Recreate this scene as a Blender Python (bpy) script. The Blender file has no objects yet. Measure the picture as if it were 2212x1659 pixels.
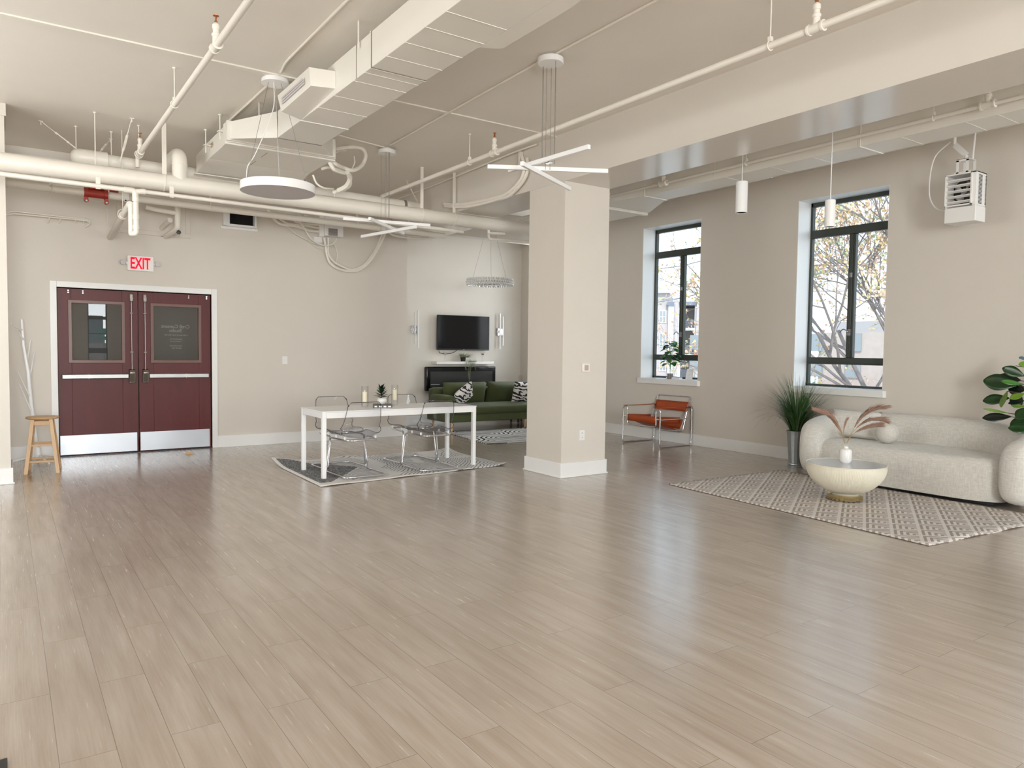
import bpy, bmesh, math, random
from mathutils import Vector, Matrix, noise
R = math.radians
sc = bpy.context.scene
C = sc.collection
random.seed(7)

# ------------------------------------------------------------------ camera, sky, sun, exposure
F, YAW, PITCH, ROLL, HC = 1584.565, -0.6053226, -0.0473563, 0.0125280, 1.43
_f = Vector((math.cos(YAW) * math.cos(PITCH), math.sin(YAW) * math.cos(PITCH), math.sin(PITCH)))
_r0 = Vector((math.sin(YAW), -math.cos(YAW), 0)); _u0 = _r0.cross(_f)
_r = math.cos(ROLL) * _r0 + math.sin(ROLL) * _u0
_u = -math.sin(ROLL) * _r0 + math.cos(ROLL) * _u0
cam_d = bpy.data.cameras.new('camera'); cam = bpy.data.objects.new('camera', cam_d); C.objects.link(cam)
cam_d.sensor_width = 36.0; cam_d.lens = F / 2212 * 36.0; cam_d.clip_start = 0.05; cam_d.clip_end = 500
m = Matrix((( _r.x, _u.x, -_f.x, 0), (_r.y, _u.y, -_f.y, 0), (_r.z, _u.z, -_f.z, HC), (0, 0, 0, 1)))
cam.matrix_world = m
sc.camera = cam
CAM = Vector((0, 0, HC))

def at(px, py, ax, val):
    """point of the plane (axis ax = val) that the photograph shows at px, py"""
    d = _r * ((px - 1106) / F) + _u * (-(py - 829.5) / F) + _f
    return CAM + d * ((val - CAM[ax]) / d[ax])

sc.view_settings.view_transform = 'Standard'
sc.view_settings.look = 'None'
sc.view_settings.gamma = 1.0
sc.view_settings.use_curve_mapping = False
sc.view_settings.exposure = 0.05
sc.cycles.use_denoising = True
sc.cycles.max_bounces = 14
sc.cycles.diffuse_bounces = 8
sc.cycles.glossy_bounces = 6
sc.cycles.transparent_max_bounces = 24
sc.cycles.sample_clamp_indirect = 8.0
sc.cycles.caustics_reflective = False
sc.cycles.caustics_refractive = False

SKY = 1.0
LA, LB, LCC, LD, LE, LF = 205, 1240, 20, 98, 68, 66
world = bpy.data.worlds.new('sky'); sc.world = world; world.use_nodes = True
nt = world.node_tree; nt.nodes.clear()
def N(nt, t, **k):
    n = nt.nodes.new(t)
    for a, b in k.items(): setattr(n, a, b)
    return n
tc = N(nt, 'ShaderNodeTexCoord'); sep = N(nt, 'ShaderNodeSeparateXYZ'); nt.links.new(tc.outputs['Generated'], sep.inputs[0])
ramp = N(nt, 'ShaderNodeValToRGB'); nt.links.new(sep.outputs['Z'], ramp.inputs[0])
ramp.color_ramp.elements[0].position = 0.0; ramp.color_ramp.elements[0].color = (1.0, 1.0, 1.0, 1)
ramp.color_ramp.elements[1].position = 0.45; ramp.color_ramp.elements[1].color = (0.50, 0.74, 1.0, 1)
e = ramp.color_ramp.elements.new(0.14); e.color = (0.78, 0.90, 1.0, 1)
mul = N(nt, 'ShaderNodeVectorMath', operation='SCALE')
dotn = N(nt, 'ShaderNodeVectorMath', operation='DOT_PRODUCT'); nt.links.new(tc.outputs['Generated'], dotn.inputs[0])
dotn.inputs[1].default_value = Vector((-1.0, -0.08, 0.03)).normalized()
mxn = N(nt, 'ShaderNodeMath', operation='MAXIMUM'); nt.links.new(dotn.outputs['Value'], mxn.inputs[0]); mxn.inputs[1].default_value = 0.0
pwn = N(nt, 'ShaderNodeMath', operation='POWER'); nt.links.new(mxn.outputs[0], pwn.inputs[0]); pwn.inputs[1].default_value = 24.0
mad = N(nt, 'ShaderNodeMath', operation='MULTIPLY_ADD'); nt.links.new(pwn.outputs[0], mad.inputs[0]); mad.inputs[1].default_value = 6.0; mad.inputs[2].default_value = 2.15
nt.links.new(ramp.outputs[0], mul.inputs[0]); nt.links.new(mad.outputs[0], mul.inputs['Scale'])
bg = N(nt, 'ShaderNodeBackground'); bg.inputs['Strength'].default_value = SKY
nt.links.new(mul.outputs[0], bg.inputs['Color'])
wo = N(nt, 'ShaderNodeOutputWorld'); nt.links.new(bg.outputs[0], wo.inputs[0])

sun_d = bpy.data.lights.new('sun', 'SUN'); sun = bpy.data.objects.new('sun', sun_d); C.objects.link(sun)
sun_d.energy = 4.0; sun_d.color = (1.0, 0.955, 0.89); sun_d.angle = R(1.5)
sun.rotation_euler = Vector((-0.62, 0.42, 0.72)).to_track_quat('Z', 'Y').to_euler()
sun.location = (-20, 15, 30)

# area lamps added in unseen back and left windows to brighten the room
XB, YL, YW = -5.0, 2.6, -8.64
BW = [(-8.35, -5.75), (-2.73, -2.17), (-1.45, 2.3)]  # wide openings added for light; the narrow one is mirrored in the door
LW = [(-3.9, -1.5), (4.9, 7.0), (7.5, 8.7)]  # left openings, out of view, added to light the room
def area_fill(name, loc, w, h, rot, watts, col=(0.98, 0.98, 0.97)):
    d = bpy.data.lights.new(name, 'AREA'); d.shape = 'RECTANGLE'; d.size = w; d.size_y = h; d.energy = watts; d.color = col
    o = bpy.data.objects.new(name, d); C.objects.link(o); o.location = loc; o.rotation_euler = rot; return o
for (a, b), e_ in ((BW[0], LA), (BW[2], LB)):
    area_fill('window_fill_back', (XB - .26, (a + b) / 2, 2.125), b - a - .1, 2.65, (0, -math.pi / 2, 0), e_)
for (a, b), e_ in ((LW[0], LCC), (LW[1], LD), (LW[2], LF)):
    area_fill('window_fill_left', ((a + b) / 2, YL + .26, 2.21), b - a - .1, 2.35, (-math.pi / 2, 0, 0), e_)

area_fill('window_fill_recess', (10.99, YW - .40, 2.21), 1.15, 2.35, (math.pi / 2, 0, 0), LE, (0.95, 0.98, 1.0))  # area lamp added outside the hidden recess window to brighten the recess

# ------------------------------------------------------------------ helpers: materials
def S(r, g, b):
    def f(c):
        c /= 255.0
        return c / 12.92 if c <= 0.04045 else ((c + 0.055) / 1.055) ** 2.4
    return (f(r), f(g), f(b), 1)
def new_mat(name):
    mt = bpy.data.materials.new(name); mt.use_nodes = True
    nt = mt.node_tree; nt.nodes.clear()
    out = N(nt, 'ShaderNodeOutputMaterial')
    return mt, nt, out
def pr(name, col, rough=0.5, metal=0.0, var=0.04, scale=6.0, bump=0.0, bscale=60.0, stretch=(1, 1, 1), spec=0.5, trans=0.0, emit=None, estr=0.0, sheen=0.0, coat=0.0):
    mt, nt, out = new_mat(name)
    b = N(nt, 'ShaderNodeBsdfPrincipled'); nt.links.new(b.outputs[0], out.inputs[0])
    b.inputs['Roughness'].default_value = rough; b.inputs['Metallic'].default_value = metal
    b.inputs['Specular IOR Level'].default_value = spec
    b.inputs['Transmission Weight'].default_value = trans
    b.inputs['Sheen Weight'].default_value = sheen
    b.inputs['Coat Weight'].default_value = coat
    if emit: b.inputs['Emission Color'].default_value = emit; b.inputs['Emission Strength'].default_value = estr
    tc = N(nt, 'ShaderNodeTexCoord'); mp = N(nt, 'ShaderNodeMapping'); mp.inputs['Scale'].default_value = stretch
    nt.links.new(tc.outputs['Object'], mp.inputs[0])
    nz = N(nt, 'ShaderNodeTexNoise'); nz.inputs['Scale'].default_value = scale; nz.inputs['Detail'].default_value = 4
    nt.links.new(mp.outputs[0], nz.inputs['Vector'])
    mx = N(nt, 'ShaderNodeMix', data_type='RGBA')
    mx.inputs[6].default_value = tuple(c * (1 - var) for c in col[:3]) + (1,)
    mx.inputs[7].default_value = tuple(min(1, c * (1 + var)) for c in col[:3]) + (1,)
    nt.links.new(nz.outputs['Fac'], mx.inputs[0]); nt.links.new(mx.outputs[2], b.inputs['Base Color'])
    if bump:
        n2 = N(nt, 'ShaderNodeTexNoise'); n2.inputs['Scale'].default_value = bscale; n2.inputs['Detail'].default_value = 3
        nt.links.new(mp.outputs[0], n2.inputs['Vector'])
        bp = N(nt, 'ShaderNodeBump'); bp.inputs['Strength'].default_value = bump; bp.inputs['Distance'].default_value = 0.01
        nt.links.new(n2.outputs['Fac'], bp.inputs['Height']); nt.links.new(bp.outputs[0], b.inputs['Normal'])
    return mt
def thin_glass(name, tint=(1, 1, 1), refl=1.0, edge=None, rough=0.0):
    mt, nt, out = new_mat(name)
    tr = N(nt, 'ShaderNodeBsdfTransparent'); gl = N(nt, 'ShaderNodeBsdfGlossy'); gl.inputs['Roughness'].default_value = rough
    fr = N(nt, 'ShaderNodeFresnel'); fr.inputs['IOR'].default_value = 1.5
    ml = N(nt, 'ShaderNodeMath', operation='MULTIPLY'); ml.inputs[1].default_value = refl
    geo = N(nt, 'ShaderNodeNewGeometry'); fs = N(nt, 'ShaderNodeMath', operation='SUBTRACT'); fs.inputs[0].default_value = 1.0
    nt.links.new(geo.outputs['Backfacing'], fs.inputs[1]); fm = N(nt, 'ShaderNodeMath', operation='MULTIPLY')
    nt.links.new(fr.outputs[0], fm.inputs[0]); nt.links.new(fs.outputs[0], fm.inputs[1]); nt.links.new(fm.outputs[0], ml.inputs[0])
    if edge:
        lw = N(nt, 'ShaderNodeLayerWeight'); lw.inputs['Blend'].default_value = 0.35
        mx = N(nt, 'ShaderNodeMix', data_type='RGBA'); mx.inputs[6].default_value = tint + (1,); mx.inputs[7].default_value = edge + (1,)
        nt.links.new(lw.outputs['Facing'], mx.inputs[0]); nt.links.new(mx.outputs[2], tr.inputs[0])
    else: tr.inputs[0].default_value = tint + (1,)
    ms = N(nt, 'ShaderNodeMixShader'); nt.links.new(ml.outputs[0], ms.inputs[0])
    nt.links.new(tr.outputs[0], ms.inputs[1]); nt.links.new(gl.outputs[0], ms.inputs[2]); nt.links.new(ms.outputs[0], out.inputs[0])
    return mt
class G:
    """tiny node-graph writer for pattern materials"""
    def __init__(s, name, rough=0.8, sheen=0.0, bumpstr=0.0):
        s.mt, s.nt, s.out = new_mat(name)
        s.b = N(s.nt, 'ShaderNodeBsdfPrincipled'); s.nt.links.new(s.b.outputs[0], s.out.inputs[0])
        s.b.inputs['Roughness'].default_value = rough; s.b.inputs['Sheen Weight'].default_value = sheen
        s.tc = N(s.nt, 'ShaderNodeTexCoord')
        sp = N(s.nt, 'ShaderNodeSeparateXYZ'); s.nt.links.new(s.tc.outputs['Object'], sp.inputs[0])
        s.x, s.y, s.z = sp.outputs
    def m(s, op, a, b=None, c=None):
        n = N(s.nt, 'ShaderNodeMath', operation=op)
        for i, v in enumerate((a, b, c)):
            if v is None: continue
            if isinstance(v, (int, float)): n.inputs[i].default_value = v
            else: s.nt.links.new(v, n.inputs[i])
        return n.outputs[0]
    def vec(s, x, y, z=0.0):
        n = N(s.nt, 'ShaderNodeCombineXYZ')
        for i, v in enumerate((x, y, z)):
            if isinstance(v, (int, float)): n.inputs[i].default_value = v
            else: s.nt.links.new(v, n.inputs[i])
        return n.outputs[0]
    def noise(s, v, scale, detail=3, rough=0.5, col=False):
        n = N(s.nt, 'ShaderNodeTexNoise'); n.inputs['Scale'].default_value = scale; n.inputs['Detail'].default_value = detail
        n.inputs['Roughness'].default_value = rough
        s.nt.links.new(v if v is not None else s.tc.outputs['Object'], n.inputs['Vector']); return n.outputs[0]
    def white(s, v):
        n = N(s.nt, 'ShaderNodeTexWhiteNoise', noise_dimensions='3D'); s.nt.links.new(v, n.inputs['Vector']); return n.outputs['Value']
    def ramp(s, f, stops, interp='LINEAR'):
        n = N(s.nt, 'ShaderNodeValToRGB'); s.nt.links.new(f, n.inputs[0]); cr = n.color_ramp; cr.interpolation = interp
        cr.elements[0].position, cr.elements[0].color = stops[0]; cr.elements[1].position, cr.elements[1].color = stops[-1]
        for p, c in stops[1:-1]: e = cr.elements.new(p); e.color = c
        return n.outputs[0]
    def mix(s, f, a, b, blend='MIX'):
        n = N(s.nt, 'ShaderNodeMix', data_type='RGBA', blend_type=blend)
        for i, v in ((0, f), (6, a), (7, b)):
            if isinstance(v, (int, float, tuple)): n.inputs[i].default_value = v
            else: s.nt.links.new(v, n.inputs[i])
        return n.outputs[2]
    def color(s, v): s.nt.links.new(v, s.b.inputs['Base Color'])
    def bump(s, h, strength=0.3, dist=0.01):
        n = N(s.nt, 'ShaderNodeBump'); n.inputs['Strength'].default_value = strength; n.inputs['Distance'].default_value = dist
        s.nt.links.new(h, n.inputs['Height']); s.nt.links.new(n.outputs[0], s.b.inputs['Normal'])

# ------------------------------------------------------------------ helpers: meshes
class MB:
    def __init__(s): s.v = []; s.f = []; s.mi = []
    def add(s, vs, fs, mi=0):
        o = len(s.v); s.v += [Vector(v) for v in vs]; s.f += [tuple(o + i for i in f) for f in fs]; s.mi += [mi] * len(fs); return s
    def box(s, x0, x1, y0, y1, z0, z1, M=None, mi=0):
        vs = [Vector((x, y, z)) for x in (x0, x1) for y in (y0, y1) for z in (z0, z1)]
        if M: vs = [M @ v for v in vs]
        return s.add(vs, [(0, 1, 3, 2), (4, 6, 7, 5), (0, 4, 5, 1), (2, 3, 7, 6), (0, 2, 6, 4), (1, 5, 7, 3)], mi)
    def hexa(s, a, b, mi=0):
        """a, b: two quads (4 points each) joined"""
        return s.add(list(a) + list(b), [(3, 2, 1, 0), (4, 5, 6, 7)] + [(i, (i + 1) % 4, 4 + (i + 1) % 4, 4 + i) for i in range(4)], mi)
    def beam(s, p, q, w, h=None, up=(0, 0, 1), mi=0):
        p, q = Vector(p), Vector(q); d = (q - p).normalized(); h = h or w
        u = Vector(up)
        if abs(d.dot(u)) > .98: u = Vector((1, 0, 0))
        a = d.cross(u).normalized(); b = a.cross(d)
        qd = lambda c: [c + a * w / 2 * i + b * h / 2 * j for i, j in ((-1, -1), (1, -1), (1, 1), (-1, 1))]
        return s.hexa(qd(p), qd(q), mi)
    def tube(s, pts, r, n=10, closed=False, caps=True, mi=0, rs=None):
        pts = [Vector(p) for p in pts]; k = len(pts); rings = []
        t0 = None; a = None
        for i, p in enumerate(pts):
            if closed: t = (pts[(i + 1) % k] - pts[i - 1])
            else: t = (pts[min(i + 1, k - 1)] - pts[max(i - 1, 0)])
            if t.length < 1e-9: t = Vector((0, 0, 1))
            t.normalize()
            if a is None:
                a = t.orthogonal().normalized()
            else:
                a = (a - t * a.dot(t))
                a = a.normalized() if a.length > 1e-6 else t.orthogonal().normalized()
            b = t.cross(a); rr = rs[i] if rs else r
            rings.append([p + (a * math.cos(j * 2 * math.pi / n) + b * math.sin(j * 2 * math.pi / n)) * rr for j in range(n)])
        vs = [v for ring in rings for v in ring]; fs = []
        for i in range(k if closed else k - 1):
            i2 = (i + 1) % k
            for j in range(n): fs.append((i * n + j, i * n + (j + 1) % n, i2 * n + (j + 1) % n, i2 * n + j))
        if caps and not closed: fs += [tuple(range(n))[::-1], tuple((k - 1) * n + j for j in range(n))]
        return s.add(vs, fs, mi)
    def cyl(s, p, q, r, r2=None, n=20, mi=0):
        return s.tube([p, q], r, n, rs=[r, r if r2 is None else r2], mi=mi)
    def lathe(s, prof, c=(0, 0, 0), n=32, mi=0, ribs=0, amp=0.0):
        c = Vector(c); vs = []; fs = []
        k = len(prof)
        for i, (r, z) in enumerate(prof):
            for j in range(n):
                a = j * 2 * math.pi / n; rr = max(r, 1e-4) * (1 + (amp * (1 if j % 2 else -1) if ribs else 0))
                vs.append(c + Vector((rr * math.cos(a), rr * math.sin(a), z)))
        for i in range(k - 1):
            for j in range(n): fs.append((i * n + j, i * n + (j + 1) % n, (i + 1) * n + (j + 1) % n, (i + 1) * n + j))
        fs += [tuple(range(n))[::-1], tuple((k - 1) * n + j for j in range(n))]
        return s.add(vs, fs, mi)
    def prism(s, poly, z0, z1, mi=0, M=None):
        n = len(poly); vs = [Vector((x, y, z0)) for x, y in poly] + [Vector((x, y, z1)) for x, y in poly]
        if M: vs = [M @ v for v in vs]
        return s.add(vs, [tuple(range(n))[::-1], tuple(range(n, 2 * n))] + [(i, (i + 1) % n, n + (i + 1) % n, n + i) for i in range(n)], mi)
    def ball(s, c, r, n=16, sz=(1, 1, 1), mi=0):
        c = Vector(c); prof = [(math.sin(math.pi * i / n) * r, -math.cos(math.pi * i / n) * r) for i in range(n + 1)]
        o = len(s.v); s.lathe(prof, (0, 0, 0), n * 2, mi)
        for i in range(o, len(s.v)): s.v[i] = Vector((s.v[i].x * sz[0], s.v[i].y * sz[1], s.v[i].z * sz[2])) + c
        return s
    def grid(s, fn, nu, nv, mi=0, cu=False):
        vs = [fn(i / nu, j / nv) for i in range(nu + (0 if cu else 1)) for j in range(nv + 1)]; fs = []
        for i in range(nu):
            for j in range(nv):
                a = i * (nv + 1) + j; b = ((i + 1) % nu if cu else i + 1) * (nv + 1) + j
                fs.append((a, b, b + 1, a + 1))
        return s.add(vs, fs, mi)
    def build(s, name, mat, parent=None, local=False, bevel=0, seg=2, sub=0, angle=38, solid=0, merge=False, flat=False):
        me = bpy.data.meshes.new(name)
        vs = s.v
        org = Vector((0, 0, 0))
        if parent is not None and not local:
            inv = wmat(parent).inverted(); vs = [inv @ v for v in vs]
        if parent is None and not local and vs:
            lo = Vector([min(v[i] for v in vs) for i in range(3)]); hi = Vector([max(v[i] for v in vs) for i in range(3)])
            org = Vector(((lo.x + hi.x) / 2, (lo.y + hi.y) / 2, lo.z)); vs = [v - org for v in vs]
        me.from_pydata([tuple(v) for v in vs], [], s.f)
        mats = mat if isinstance(mat, (list, tuple)) else [mat]
        for mm in mats: me.materials.append(mm)
        if len(mats) > 1: me.polygons.foreach_set('material_index', s.mi)
        bm = bmesh.new(); bm.from_mesh(me)
        if merge: bmesh.ops.remove_doubles(bm, verts=bm.verts, dist=1e-5)
        bmesh.ops.recalc_face_normals(bm, faces=bm.faces)
        bm.to_mesh(me); bm.free()
        if not flat:
            me.polygons.foreach_set('use_smooth', [True] * len(me.polygons)); me.set_sharp_from_angle(angle=R(angle))
        o = bpy.data.objects.new(name, me); C.objects.link(o); o.location = org
        if parent is not None: o.parent = parent
        if solid:
            md = o.modifiers.new('solid', 'SOLIDIFY'); md.thickness = solid; md.offset = 0
            if len(mats) > 1: md.material_offset_rim = 1
        if bevel:
            md = o.modifiers.new('bevel', 'BEVEL'); md.width = bevel; md.segments = seg; md.limit_method = 'ANGLE'; md.angle_limit = R(40)
        if sub:
            md = o.modifiers.new('sub', 'SUBSURF'); md.levels = sub; md.render_levels = sub
        return o
def wmat(o):
    M = Matrix.Translation(o.location) @ o.rotation_euler.to_matrix().to_4x4()
    return wmat(o.parent) @ M if o.parent else M
def tag(o, label, cat, group=None):
    o['label'] = label; o['category'] = cat
    if group: o['group'] = group
    return o
def thing(name, label, cat, loc=(0, 0, 0), rz=0.0, group=None, rx=0.0, ry=0.0):
    o = bpy.data.objects.new(name, None); C.objects.link(o); o.empty_display_size = 0.1
    o.location = loc; o.rotation_euler = (rx, ry, rz)
    return tag(o, label, cat, group)
def struct(o): o['kind'] = 'structure'; return o
def sthing(name, loc=(0, 0, 0)):
    o = bpy.data.objects.new(name, None); C.objects.link(o); o.location = loc; o['kind'] = 'structure'; return o
def copy_tree(o, parent=None):
    c = o.copy(); C.objects.link(c); c.parent = parent
    for ch in list(o.children): copy_tree(ch, c)
    return c
def fil(pts, r, n=5, closed=False):
    """round the corners of a polyline"""
    pts = [Vector(p) for p in pts]; out = []; k = len(pts)
    for i in range(k):
        if not closed and i in (0, k - 1): out.append(pts[i]); continue
        a, b, c = pts[i - 1], pts[i], pts[(i + 1) % k]
        d1 = (a - b); d2 = (c - b); rr = min(r, d1.length * .48, d2.length * .48)
        p, q = b + d1.normalized() * rr, b + d2.normalized() * rr
        for j in range(n + 1):
            t = j / n; out.append(p * (1 - t) ** 2 + b * 2 * t * (1 - t) + q * t * t)
    return out
def cr(pts, n=6):
    pts = [Vector(p) for p in pts]; P = [pts[0] * 2 - pts[1]] + pts + [pts[-1] * 2 - pts[-2]]; out = []
    for i in range(1, len(P) - 2):
        for j in range(n):
            t = j / n; a, b, c, d = P[i - 1:i + 3]
            out.append(0.5 * ((2 * b) + (c - a) * t + (2 * a - 5 * b + 4 * c - d) * t * t + (3 * b - a - 3 * c + d) * t ** 3))
    out.append(pts[-1]); return out
def pillow(w, h, t, n=14, pinch=0.06):
    mb = MB()
    for sgn in (1, -1):
        def fn(u, v):
            a, b = u * 2 - 1, v * 2 - 1
            th = t / 2 * (max(0, (1 - a ** 4) * (1 - b ** 4))) ** 0.5
            k = 1 - pinch * (1 - abs(a) ** 3) * abs(b) ** 2; k2 = 1 - pinch * (1 - abs(b) ** 3) * abs(a) ** 2
            return Vector((a * w / 2 * k2, sgn * th, b * h / 2 * k))
        mb.grid(fn, n, n)
    return mb

# ------------------------------------------------------------------ materials
M_wall = pr('wall_paint', (0.64, 0.595, 0.535, 1), 0.62, var=0.02, scale=3, bump=0.08, bscale=180)
M_ceil = pr('ceiling_paint', (0.77, 0.73, 0.67, 1), 0.55, var=0.02, scale=3, bump=0.06, bscale=60)
M_beam = pr('beam_gloss_paint', (0.64, 0.60, 0.545, 1), 0.16, var=0.02, scale=2, bump=0.05, bscale=14)
M_trim = pr('white_trim_paint', (0.78, 0.78, 0.77, 1), 0.35, var=0.02, scale=3)
M_pipe = pr('white_pipe_paint', (0.76, 0.72, 0.65, 1), 0.4, var=0.03, scale=4, bump=0.05, bscale=50)
M_duct = pr('white_duct_paint', (0.76, 0.73, 0.67, 1), 0.4, var=0.03, scale=3, bump=0.05, bscale=20)
M_seam = pr('dark_seam', (0.20, 0.18, 0.15, 1), 0.8)  # dark brown for seams, gaps, screws and print lines
M_black = pr('black_plastic', (0.012, 0.012, 0.013, 1), 0.4)
M_dark = pr('dark_opening', (0.004, 0.005, 0.004, 1), 0.9)
M_screen = pr('black_gloss_glass', (0.004, 0.004, 0.005, 1), 0.10, spec=0.35)
M_fireglass = pr('smoked_glass', (0.035, 0.036, 0.036, 1), 0.12)
M_white = pr('white_lacquer', (0.82, 0.82, 0.82, 1), 0.22, var=0.01)
M_whitep = pr('white_plastic', (0.78, 0.77, 0.75, 1), 0.35, var=0.02)
M_diff = pr('grey_diffuser', (0.52, 0.49, 0.50, 1), 0.45, var=0.01)
M_chrome = pr('chrome', (0.72, 0.72, 0.74, 1), 0.10, metal=1.0, var=0.02)
M_steel = pr('brushed_steel', (0.34, 0.335, 0.33, 1), 0.42, metal=1.0, var=0.08, scale=8, stretch=(1, 1, 14), bump=0.05, bscale=90)
M_kick = pr('satin_steel_plate', (0.40, 0.41, 0.43, 1), 0.36, metal=1.0, var=0.05, scale=3, bump=0.04, bscale=8)
M_latch = pr('bronzed_steel', (0.36, 0.33, 0.29, 1), 0.32, metal=1.0, var=0.05)
M_copper = pr('copper_sprinkler', (0.50, 0.20, 0.09, 1), 0.35, metal=0.8)
M_brass = pr('brass', (0.66, 0.54, 0.30, 1), 0.16, metal=1.0, var=0.05)
M_red = pr('red_valve_paint', (0.34, 0.028, 0.015, 1), 0.4, var=0.15, scale=12)
M_cherry = pr('cherry_door_wood', (0.098, 0.015, 0.015, 1), 0.42, var=0.22, scale=3, stretch=(4, 4, 0.5), bump=0.03, bscale=30, spec=0.3)
M_cherryframe = pr('brown_glazing_bead', (0.13, 0.045, 0.03, 1), 0.35, var=0.1)
M_wframe = pr('dark_green_window_steel', (0.040, 0.046, 0.038, 1), 0.4, var=0.15, scale=10)
M_pine = pr('pine_wood', (0.60, 0.38, 0.19, 1), 0.4, var=0.14, scale=4, stretch=(6, 6, 0.7), bump=0.04)
M_leather = pr('orange_leather', (0.36, 0.055, 0.008, 1), 0.38, var=0.12, scale=7, bump=0.08, bscale=120)
M_green = pr('green_velvet', (0.046, 0.058, 0.011, 1), 0.7, var=0.25, scale=5, sheen=0.12, bump=0.1, bscale=9)
M_cream = pr('cream_fluted_plaster', (0.74, 0.70, 0.58, 1), 0.5, var=0.02)
M_ceramic = pr('white_ceramic', (0.78, 0.76, 0.73, 1), 0.10, var=0.01)
M_wax = pr('candle_wax', (0.84, 0.77, 0.60, 1), 0.5, var=0.02)
M_stone = pr('white_pebbles', (0.62, 0.59, 0.54, 1), 0.4, var=0.4, scale=120)
M_galv = pr('galvanised_metal', (0.40, 0.43, 0.44, 1), 0.38, metal=0.85, var=0.18, scale=14)
M_leaf = pr('deep_green_leaf', (0.010, 0.040, 0.008, 1), 0.3, var=0.35, scale=4)
M_leafd = pr('blackish_green_leaf', (0.003, 0.008, 0.004, 1), 0.28, var=0.4, scale=4)
M_leafl = pr('lime_green_leaf', (0.12, 0.22, 0.015, 1), 0.35, var=0.3, scale=5)
M_leafm = pr('bright_green_leaf', (0.04, 0.15, 0.018, 1), 0.3, var=0.4, scale=8)
M_grass = pr('grass_blade', (0.030, 0.092, 0.018, 1), 0.45, var=0.5, scale=10)
M_grasst = pr('grass_blade_tip', (0.10, 0.12, 0.07, 1), 0.5, var=0.4, scale=10)
M_sage = pr('sage_trailing_leaf', (0.36, 0.42, 0.25, 1), 0.5, var=0.4, scale=14)
M_stem = pr('brown_stem', (0.06, 0.045, 0.025, 1), 0.7)
M_plume = pr('pink_brown_plume', (0.44, 0.26, 0.185, 1), 0.9, var=0.2, scale=20, sheen=0.4)
M_plumestem = pr('straw_stem', (0.42, 0.28, 0.10, 1), 0.7)
M_pane = thin_glass('window_pane_glass', (0.97, 0.98, 0.98))
M_doorglass = thin_glass('door_glass', (0.75, 0.76, 0.76), 3.0)
M_acryl = thin_glass('clear_acrylic', (0.99, 0.99, 0.992), 0.7, edge=(0.80, 0.80, 0.83))
M_acrylrim = thin_glass('acrylic_rim', (0.50, 0.50, 0.54), 1.2)
M_acryle = thin_glass('acrylic_edge', (0.50, 0.50, 0.54), 1.0)
M_clear = thin_glass('clear_vase_glass', (0.985, 0.985, 0.985), 0.9, edge=(0.88, 0.89, 0.88))
M_crystal = pr('crystal_bead', (0.92, 0.93, 0.92, 1), 0.04, metal=0.12, var=0.3, scale=30)

def floor_mat():
    g = G('oak_plank_floor', 0.3)
    row = g.m('FLOOR', g.m('DIVIDE', g.m('ADD', g.y, 0.130), 0.1743))
    fy = g.m('FRACT', g.m('DIVIDE', g.m('ADD', g.y, 0.130), 0.1743))
    par = g.m('MODULO', g.m('ABSOLUTE', row), 2.0)
    sx = g.m('ADD', g.m('DIVIDE', g.m('ADD', g.x, 40 * 1.22 - 2.865 - 0.61), 1.22), g.m('MULTIPLY', par, 0.5))
    col = g.m('FLOOR', sx); fx = g.m('FRACT', sx)
    rnd = g.white(g.vec(row, col, 0.5))
    rnd2 = g.white(g.vec(row, col, 7.5))
    uv = g.vec(g.m('ADD', g.m('MULTIPLY', g.x, 1.1), g.m('MULTIPLY', rnd, 37.0)), g.m('MULTIPLY', g.y, 11.0), g.m('MULTIPLY', rnd2, 9.0))
    n1 = g.noise(uv, 1.6, 5, 0.5)
    uv2 = g.vec(g.m('MULTIPLY', g.x, 2.2), g.m('MULTIPLY', g.y, 70.0), g.m('MULTIPLY', rnd, 20.0))
    n2 = g.noise(uv2, 2.0, 3, 0.5)
    n3 = g.noise(None, 0.9, 2)
    t = g.m('ADD', g.m('MULTIPLY', n1, 0.74), g.m('MULTIPLY', n2, 0.26))
    base = g.ramp(t, [(0.30, (0.355, 0.288, 0.232, 1)), (0.5, (0.42, 0.355, 0.297, 1)), (0.70, (0.475, 0.415, 0.357, 1))])
    tone = g.ramp(rnd, [(0.0, (0.965, 0.96, 0.955, 1)), (0.5, (0.985, 0.98, 0.975, 1)), (1.0, (1.0, 1.0, 1.0, 1))])
    c = g.mix(1.0, base, tone, 'MULTIPLY')
    c = g.mix(1.0, c, g.ramp(n3, [(0.35, (0.94, 0.92, 0.90, 1)), (0.65, (1, 1, 1, 1))]), 'MULTIPLY')
    ey = g.m('MULTIPLY', g.m('MINIMUM', fy, g.m('SUBTRACT', 1.0, fy)), 0.1743)
    ex = g.m('MULTIPLY', g.m('MINIMUM', fx, g.m('SUBTRACT', 1.0, fx)), 1.22)
    ed = g.m('MINIMUM', ex, ey)
    seam = g.m('LESS_THAN', ed, 0.0013)
    c = g.mix(g.m('MULTIPLY', seam, 0.6), c, (0.12, 0.085, 0.06, 1))
    g.color(c)
    g.b.inputs['Specular IOR Level'].default_value = 0.8; g.b.inputs['Coat Weight'].default_value = 0.45; g.b.inputs['Coat Roughness'].default_value = 0.19; rg = g.m('ADD', 0.16, g.m('MULTIPLY', n2, 0.16)); g.nt.links.new(rg, g.b.inputs['Roughness'])
    h = g.m('SUBTRACT', g.m('ADD', g.m('MULTIPLY', n1, 0.55), g.m('MULTIPLY', n2, 0.6)), g.m('MULTIPLY', seam, 1.0))
    g.bump(h, 0.09, 0.006); g.nt.links.new(g.b.inputs['Normal'].links[0].from_socket, g.b.inputs['Coat Normal'])
    return g.mt
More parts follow.
